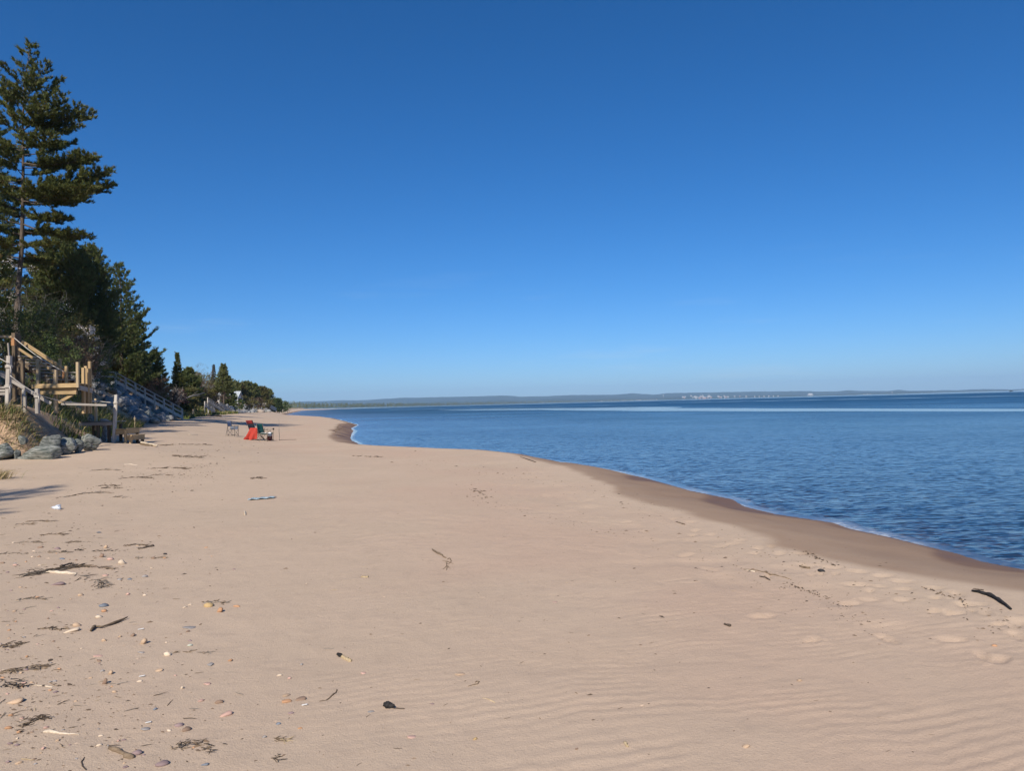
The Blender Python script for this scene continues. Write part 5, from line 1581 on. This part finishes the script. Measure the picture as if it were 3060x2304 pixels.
stick([(372, 1389), (390, 1388), (410, 1391)], 3.5, 'pale', 'white stick in the drift line below the split log', (.4, 1.1, .8, .3))
stick([(732.5, 1540), (732, 1530)], 4, 'pale', 'tiny pale stub standing in the sand', (1, .8), lift=1)
stick([(1555, 1366), (1600, 1382)], 4, 'dark', 'small dark stick on the damp flat near the first bend', (.6, 1))
stick([(1080, 1725), (1100, 1727)], 8, 'yellow', 'short straw coloured stick left of centre', (.8, 1))
stick([(2020, 1560), (2046, 1568)], 4, 'brown', 'pair of thin sticks near the wet line, the upper one', (.6, 1))
stick([(620, 1243), (660, 1246)], 6, 'brown', 'brown log end at the edge of the far grass', (.8, 1))
# dark drift pile with weed: one tangled thing
def weed_pile(pts, label, n, length, seed, mats=('dark', 'brown'), spread=8, name='weed_pile', up=1.0):
    rs = random.Random(seed)
    G = [ground(px, py) for px, py in pts]
    a = G[0]
    r = empty(name, a); tag(r, label, 'drift pile', 'weed piles on the sand')
    for mi, mt in enumerate(mats):
        mb = MB()
        for k in range(n // len(mats)):
            t = rs.random() * (len(G) - 1); i = min(int(t), len(G) - 2); p = G[i].lerp(G[i + 1], t - i)
            s = p.y / FPX
            x, y = p.x + rs.gauss(0, 1) * spread * s, p.y + rs.gauss(0, 1) * spread * s * 1.6
            an = math.atan2(G[i + 1].y - G[i].y, G[i + 1].x - G[i].x) + rs.gauss(0, .5)
            L = length * s * rs.uniform(.4, 1.2)
            z0 = hzd(x, y) + rs.uniform(0, 1) ** 2 * spread * s * .9 * up
            q = [Vector((x, y, z0)) - a]
            for j in range(3):
                an += rs.gauss(0, .4)
                q.append(q[-1] + Vector((math.cos(an) * L / 3, math.sin(an) * L / 3, rs.gauss(0, .12) * L / 3)))
            mb.tube(q, [w * s * (1.0 if a.y < 8 else .62) for w in (.8, 1.3, 1.1, .4)], 4)
        o = mb.build('strands' if mi == 0 else 'stalks', WOODS[mt], r, smooth=True); tag(o, None, None, None, 'stuff')
    return r
weed_pile([(66, 1724), (120, 1712), (170, 1704), (220, 1694)], 'largest tangled pile of dark weed and driftwood on the left', 120, 46, 700, ('dark', 'brown', 'grey'), 6)
stick([(120, 1712), (160, 1712), (228, 1716)], 11, 'pale', 'pale split plank inside the largest weed pile', (.5, 1, .7))
stick([(180, 1700), (216, 1690)], 7, 'dark', 'dark stick end rising from the largest weed pile', (1, .7), lift=2)
weed_pile([(220, 1696), (260, 1694), (328, 1702)], 'thin tail of weed running right from the largest pile', 34, 30, 701, ('dark', 'brown'), 4)
weed_pile([(228, 1716), (260, 1732), (300, 1738), (306, 1756)], 'dark weed arm curling down from the largest pile', 46, 36, 702, ('dark', 'grey'), 4)
weed_pile([(510, 2240), (560, 2225), (600, 2228), (645, 2240)], 'dark leafy clump at the bottom beside purple stones', 60, 26, 703, ('black', 'brown', 'dark'), 9)
weed_pile([(0, 2010), (40, 2008), (90, 1999), (125, 1998)], 'strip of dark weed at the left edge above the slab stone', 60, 30, 704, ('dark', 'brown'), 7)
weed_pile([(0, 2045), (30, 2050), (55, 2060)], 'clump of black leaves at the left edge above the tan slab', 40, 30, 705, ('black', 'dark'), 12)
weed_pile([(0, 1930), (30, 1934), (70, 1926)], 'small dark weed clump at the left edge among twigs', 40, 22, 706, ('dark', 'brown'), 7)
weed_pile([(60, 2160), (110, 2150), (145, 2148)], 'brown leaf litter left of the bottom sticks', 34, 26, 707, ('brown', 'dark'), 9)
weed_pile([(62, 2190), (70, 2175), (85, 2165)], 'dark curled leaves at the lower left', 20, 26, 708, ('dark', 'brown'), 7)
weed_pile([(815, 2210), (840, 2212), (855, 2216)], 'flattened brown grass bunch at the bottom left of centre', 20, 34, 709, ('brown', 'yellow'), 3)
weed_pile([(812, 2262), (826, 2266), (836, 2272)], 'tiny dark seed stem at the bottom left of centre', 12, 22, 710, ('dark', 'black'), 4)
weed_pile([(752, 1433), (768, 1428), (785, 1432)], 'lone dark weed clump in the middle distance', 30, 14, 711, ('dark', 'brown'), 4)
weed_pile([(1405, 1462), (1430, 1470), (1448, 1490)], 'thin dark weed patch on the pinkish sand', 36, 12, 712, ('dark', 'brown'), 6, up=.3)
weed_pile([(515, 1362), (545, 1366), (590, 1368)], 'brown weed clump in the drift line left of the chairs', 44, 18, 713, ('brown', 'dark'), 5)
weed_pile([(445, 1400), (500, 1399), (560, 1400)], 'long flat weed streak in the drift line', 44, 20, 714, ('brown', 'dark'), 3, up=.4)
weed_pile([(185, 1488), (230, 1478), (300, 1472)], 'weed and bark streak left of the foil', 50, 22, 715, ('brown', 'dark', 'grey'), 5, up=.5)
weed_pile([(300, 1460), (330, 1457), (350, 1460)], 'small dark weed arc above the foil streak', 24, 18, 716, ('dark', 'brown'), 4, up=.5)
weed_pile([(470, 1332), (540, 1328), (625, 1330)], 'thin brown weed streak below the split log', 40, 16, 717, ('brown', 'dark'), 4, up=.4)
weed_pile([(1050, 1362), (1100, 1365), (1140, 1366)], 'thin weed streak near the first bend of the water', 30, 14, 718, ('brown', 'dark'), 3, up=.4)
weed_pile([(1000, 1290), (1012, 1280), (1022, 1268), (1000, 1300)], 'row of footprints edge weed along the wet bend', 26, 10, 719, ('dark', 'brown'), 5, up=.4)
weed_pile([(2405, 1650), (2440, 1668), (2500, 1690)], 'weed crumbs along the edge of the wet sand', 40, 10, 720, ('dark', 'brown'), 6, up=.3)
weed_pile([(2760, 1755), (2830, 1780), (2890, 1800)], 'weed crumbs between footprints left of the black log', 40, 12, 721, ('dark', 'brown'), 8, up=.3)
weed_pile([(2350, 1745), (2440, 1770), (2540, 1820)], 'loose drift bits below the reddish branch', 46, 12, 722, ('brown', 'dark'), 9, up=.3)
for k, (px, py, w, lab) in enumerate([
        (308, 1405, 40, 'faint weed streak straight left of the long flat one'), (478, 1420, 30, 'small weed smear just below the long flat streak'), (319, 1452, 30, 'arched weed strand above the foil scrap to its right'),
        (289, 1474, 26, 'bark and weed bits right of the foil streak'), (346, 1486, 22, 'short dark weed knot right of the foil'), (405, 1428, 44, 'loose brown straw patch between the two drift lines'),
        (116, 1558, 44, 'straight brown reed below the tree shadow'), (66, 1567, 24, 'dark weed knot below the tree shadow'), (160, 1598, 40, 'reed and bark pair left of the dark blue stone'),
        (90, 1622, 60, 'long faint weed line above the largest pile at the left'), (240, 1621, 50, 'thin weed line above the largest pile, left of the knotted wood'), (405, 1630, 36, 'twiggy clump touching the dark knotted wood'),
        (150, 1652, 60, 'twig and weed row just beyond the largest pile'), (38, 1655, 50, 'flat weed row at the left edge beyond the largest pile'), (324, 1647, 50, 'weed row right of the two black burrs'),
        (435, 1668, 50, 'straw and wood row right of the cream stone'), (190, 1650, 12, 'left black burr beyond the largest pile'), (235, 1645, 12, 'right black burr beyond the largest pile'),
        (640, 1800, 40, 'thin straw strand above the gold stone'), (560, 1950, 60, 'purple shell and straw row right of the cream pebble'), (150, 1880, 40, 'short weed strand left of the pale flat stone'), (90, 1790, 40, 'thin twig row below the largest pile')]):
    burr = 'burr' in lab
    weed_pile([(px - w, py + 2), (px, py - 1), (px + w, py + 1)], lab, 30 if w > 35 else 20, 9 if burr else 20, 740 + k, ('black', 'dark') if burr else (('brown', 'grey'), ('brown', 'grey'), ('brown', 'dark'))[k % 3], 3 if not burr else 4, up=1.2 if burr else .45)
# man-made litter
FOIL = surf('crumpled_foil', (.70, .76, .82), (.85, .88, .92), 25, .35, bump=.8, bdist=.01, vary=0, metallic=.3)
fo = ground(170, 1522)
tag(mesh_obj('foil_piece', rock_mesh('foil_piece', 801, 3, 16, .35, FOIL), None, fo + Vector((0, 0, .03))), 'crumpled silvery plastic scrap at the tip of the tree shadow', 'litter').scale = (.10, .07, .055)
BLUEC = surf('blue_checked_cloth', (.12, .24, .32), (.45, .52, .56), 40, .9, bump=.3, vary=0)
bc = ground(778, 1494); r = empty('cloth_scrap', bc); tag(r, 'blue and white checked cloth scrap on the open sand', 'cloth')
sheet('cloth', lambda u, v: (-.20 + .40 * u, -.10 + .18 * v + .22 * u, .015 + .02 * math.sin(9 * u + 4 * v) ** 2), 12, 6, BLUEC, r, .006)
for px, py, lab in ((443, 2163, 'small white paper strip among stones at the lower left'), (424, 2024, 'white shell fragment right of the tall brown stone'), (421, 1883, 'white scrap right of the curved root'), (910, 2111, 'white straw piece below the red brown stone')):
    g = ground(px, py); s = g.y / FPX
    o = lumber('paper_scrap', Vector((g.x - 8 * s, g.y, hzd(g.x, g.y) + .004)), Vector((g.x + 8 * s, g.y + 2 * s, hzd(g.x, g.y) + .008)), 5 * s, .004, STONE_MAT['white'], None); tag(o, lab, 'litter')

# twigs one can count, sharing a few shapes
TW = []
for k in range(7):
    rg = random.Random(900 + k)
    P = [Vector((-.5, 0, 0))]
    for j in range(5): P.append(P[-1] + Vector((.2, rg.uniform(-.06, .06), rg.uniform(-.01, .012))))
    mb = MB(); mb.tube(P, [.02, .03, .026, .024, .02, .01], 5)
    if k % 2: mb.tube([P[2], P[2] + Vector((.14, .12, .02))], [.016, .006], 4)
    me = bpy.data.meshes.new('twig'); me.from_pydata([tuple(v) for v in mb.v], [], mb.f); me.materials.append(WOODS['brown']); TW.append(me)
rs = random.Random(55)
for k in range(170):
    if k < 120: px = min(rs.expovariate(1 / 230.0), 1000); py = 1395 + 900 * rs.random() ** 1.2
    else: px = rs.uniform(900, 3000); py = rs.uniform(1560, 2290)
    g = ground(px, py)
    if signed_dist(np.array([g.x]), np.array([g.y]), SHORE)[0] < 2.8: continue
    L = rs.uniform(.025, .07) * (1 + g.y * .03) if k < 120 else rs.uniform(.015, .045)
    o = bpy.data.objects.new('twig', rs.choice(TW)); o.location = (g.x, g.y, hzd(g.x, g.y) + .006 * L / .1); o.scale = (L, L * 1.1, L)
    o.rotation_euler = (0, rs.uniform(-.04, .04), rs.gauss(0, .7)); link(o)
    o.material_slots[0].link = 'OBJECT'; wc = rs.choice(['brown', 'brown', 'dark', 'grey', 'grey', 'brown', 'yellow']); o.material_slots[0].material = WOODS[wc]
    tag(o, mark_label(px, py, f'small loose {wc} twig', False), 'twig', 'loose twigs')

# crumbs too small to count: bark bits and weed along the drift lines
def crumbs():
    rng = np.random.default_rng(61)
    lines = [([(0, 1560), (200, 1590), (420, 1640), (620, 1690)], 42, 420), ([(0, 1690), (250, 1720), (480, 1730)], 40, 420), ([(0, 1920), (150, 1960), (320, 2060), (500, 2200), (640, 2280)], 120, 700), ([(0, 2020), (120, 2100), (200, 2220)], 80, 500),
             ([(150, 1500), (330, 1465), (520, 1440), (620, 1420)], 26, 420), ([(380, 1400), (560, 1395), (640, 1370)], 20, 380), ([(440, 1340), (650, 1332), (800, 1345)], 16, 220),
             ([(1960, 1560), (2250, 1640), (2480, 1690), (2700, 1760), (2900, 1840), (3060, 1880)], 34, 520), ([(2050, 1640), (2300, 1735), (2480, 1800), (2650, 1890)], 26, 420), ([(1180, 1360), (1350, 1395), (1600, 1430), (1850, 1490), (2050, 1540)], 14, 360),
             ([(1380, 1450), (1450, 1490), (1560, 1530), (1800, 1580), (1950, 1610)], 14, 300), ([(500, 1800), (1200, 2000), (1900, 2150)], 330, 300), ([(700, 1500), (1500, 1700), (2400, 2000)], 250, 240)]
    Vs, Fs, off = [], [], 0
    for pts, sp, n in lines:
        pts = np.array(pts, float)
        t = rng.uniform(0, len(pts) - 1.001, n); k = t.astype(int)
        p = pts[k] + (pts[k + 1] - pts[k]) * (t - k)[:, None] + rng.normal(size=(n, 2)) * np.array([sp * 1.5, sp])
        for px, py in p:
            if not (1250 < py < 2330): continue
            v = ray(px, py); tt = (.02 - CAM_Z) / v.z
            x, y = v.x * tt, v.y * tt
            Vs.append((x, y))
    P = np.array(Vs)
    for it in range(3):
        z = height(P[:, 0], P[:, 1], False); f = (CAM_Z - z) / (CAM_Z - .02)
        # slide along the line of sight until the crumb rests on the sand
        if it == 0: base = P.copy()
        P = base * f[:, None]
    ok = (signed_dist(P[:, 0], P[:, 1], SHORE) > 1.2) & (P[:, 1] > 2.4) & (P[:, 1] < 70)
    P = P[ok]; z = height(P[:, 0], P[:, 1], True)
    n = len(P); keep = rng.random(n) < .62; P, z = P[keep], z[keep]; n = len(P); rs_ = np.clip(rng.lognormal(-5.35, .55, n), .002, .02) * (1 + P[:, 1] * .11)
    an = rng.normal(size=n) * .6; asp = rng.uniform(.12, .6, n)
    c, s = np.cos(an), np.sin(an)
    base = np.stack([P[:, 0], P[:, 1], z], -1)
    ex = np.stack([c, s, rng.normal(size=n) * .15], -1) * rs_[:, None]; ey = np.stack([-s, c, rng.normal(size=n) * .2], -1) * (rs_ * asp)[:, None]
    up = np.stack([np.zeros(n), np.zeros(n), rs_ * .35], -1)
    V = np.stack([base - ex, base + ey, base + ex, base - ey, base + up], 1).reshape(-1, 3)
    i = np.arange(n)[:, None] * 5
    F = np.concatenate([i + np.array(q) for q in ((0, 3, 4), (3, 2, 4), (2, 1, 4), (1, 0, 4))], 0)
    me = np_mesh('drift_crumbs', V, F, False, None, [MATS['crumb']])
    tag(mesh_obj('drift_crumbs', me), 'fine dark bark and weed crumbs scattered along the drift lines', 'debris', None, 'stuff')
m, nt, p, out = new_mat('crumb')
geo = nt.nodes.new('ShaderNodeNewGeometry')
c = _mix(nt, geo.outputs['Random Per Island'], (.05, .036, .026), (.24, .165, .105)); c = _mix(nt, _ramp(nt, geo.outputs['Random Per Island'], .9, .92), c, (.5, .38, .28))
nt.links.new(c, p.inputs['Base Color']); p.inputs['Roughness'].default_value = .95
MATS['crumb'] = m
crumbs()

# ================================================================== FAR SHORE TOWN AND BOAT
def far_town():
    white = surf('far_white_wall', (.36, .36, .35), (.46, .46, .45), .05, .8, bump=0, vary=.12)
    brick = surf('far_brick_wall', (.30, .17, .13), (.38, .23, .18), .05, .8, bump=0, vary=.15)
    roofm = surf('far_roof', (.16, .15, .15), (.28, .26, .25), .05, .8, bump=0, vary=.2)
    rs = random.Random(88)
    def house(px, py, w, h, mat, lab, D=7940):
        c = at(px, py, D); c.z = max(c.z, .5)
        r = empty('town_building', c); tag(r, lab, 'building', 'buildings of the far town')
        w *= .62; h *= .6
        d = w * .7
        MB().box((0, 0, h / 2 - 3), w, d, h + 6).build('wall', mat, r)
        MB().add([(-w / 2 - .5, -d / 2 - .5, h), (w / 2 + .5, -d / 2 - .5, h), (w / 2 + .5, d / 2 + .5, h), (-w / 2 - .5, d / 2 + .5, h), (-w / 2, 0, h + w * .22), (w / 2, 0, h + w * .22)],
                 [(0, 1, 5, 4), (3, 4, 5, 2), (0, 4, 3), (1, 2, 5), (0, 3, 2, 1)]).build('roof', roofm if mat is white else white, r)
    for k in range(16): house(1828 + k * 9 + rs.uniform(-3, 3), 1198 - k * .24, rs.uniform(10, 20), rs.uniform(5, 9), white, 'small white house in the shoreline row left of the town')
    for k in range(34):
        u = rs.random()
        house(2070 + 130 * rs.gauss(0.35, .35), 1190 - rs.uniform(0, 7) , rs.uniform(14, 34), rs.uniform(8, 18), rs.choice([white, white, brick]), 'pale building in the middle of the far town')
    house(2118, 1186, 46, 26, white, 'largest white block of the far town'); house(2104, 1190, 60, 12, brick, 'long reddish building below the largest white block')
    for k in range(6): house(2255 + k * 14, 1185 - k * .3, rs.uniform(14, 26), rs.uniform(6, 10), white, 'low white building near the right end of the town')
    house(1798, 1199, 24, 6, white, 'long low white building left of the shoreline row'); house(1622, 1202.5, 12, 7, white, 'lone white house below the left part of the ridge')
    for k, (px, py) in enumerate(((2582, 1180), (2592, 1179.5), (2600, 1180))): house(px, py, 16, 10 + 3 * (k % 2), white, ['left', 'middle', 'right'][k] + ' white building of the trio right of the dome')
    for k, (px, w, h) in enumerate(((2701, 18, 6), (2722, 22, 6), (2742, 36, 7), (2757, 9, 14))): house(px, 1177 - k * .5, w, h, white, ['first', 'second', 'third', 'tall last'][k] + ' pale building of the harbour row right of the tower', 8300)
    c = at(2421, 1181, 7900); r = empty('sports_dome', c); tag(r, 'wide white dome on the far shore', 'building')
    MB().tube([(0, 0, -4), (0, 0, 4)], [32, 32], 24).build('wall', white, r)
    MB().tube([(0, 0, 4), (0, 0, 11), (0, 0, 17), (0, 0, 20.5), (0, 0, 21.5)], [32, 28, 20, 9, 1], 24).build('dome_roof', white, r, smooth=True)
    c = at(1982, 1186, 8700); r = empty('water_tower', c); tag(r, 'white ball water tower on the hillside above the town', 'water tower')
    MB().tube([(0, 0, -30), (0, 0, 14)], [2.2, 1.8], 10).build('stem', white, r, smooth=True)
    MB().tube([(0, 0, 12), (0, 0, 15), (0, 0, 20), (0, 0, 25), (0, 0, 28)], [2, 5.5, 7, 5.5, 1], 14).build('tank', white, r, smooth=True)
    c = at(2666, 1178, 8300); r = empty('harbour_tower', c); tag(r, 'slim white tower right of the dome', 'tower')
    MB().tube([(0, 0, -3), (0, 0, 26)], [5, 4], 10).build('shaft', white, r, smooth=True)
    MB().box((0, 0, 28), 11, 11, 5).build('cabin', white, r)
    c = on_plane(3022, 1174.6, WL); c = at(3022, 1175, 1900); c.z = WL
    r = empty('motor_boat', c); tag(r, 'small dark motor boat near the horizon at the right', 'boat')
    hull = surf('dark_hull', (.03, .035, .045), (.06, .065, .08), 1, .4, bump=0, vary=0)
    MB().add([(-4.5, -1.2, 0), (3, -1.3, 0), (5.2, 0, .2), (3, 1.3, 0), (-4.5, 1.2, 0), (-4.8, -1.5, 1.3), (3, -1.6, 1.4), (6, 0, 1.9), (3, 1.6, 1.4), (-4.8, 1.5, 1.3)],
             [(0, 1, 6, 5), (1, 2, 7, 6), (2, 3, 8, 7), (3, 4, 9, 8), (4, 0, 5, 9), (5, 6, 7, 8, 9)]).build('hull', hull, r)
    MB().box((-.3, 0, 2.1), 3.2, 2.0, 1.5).build('cabin', hull, r)
    MB().tube([(-1.2, 0, 2.8), (-1.2, 0, 4.6)], .09, 5).build('mast', hull, r)
far_town()
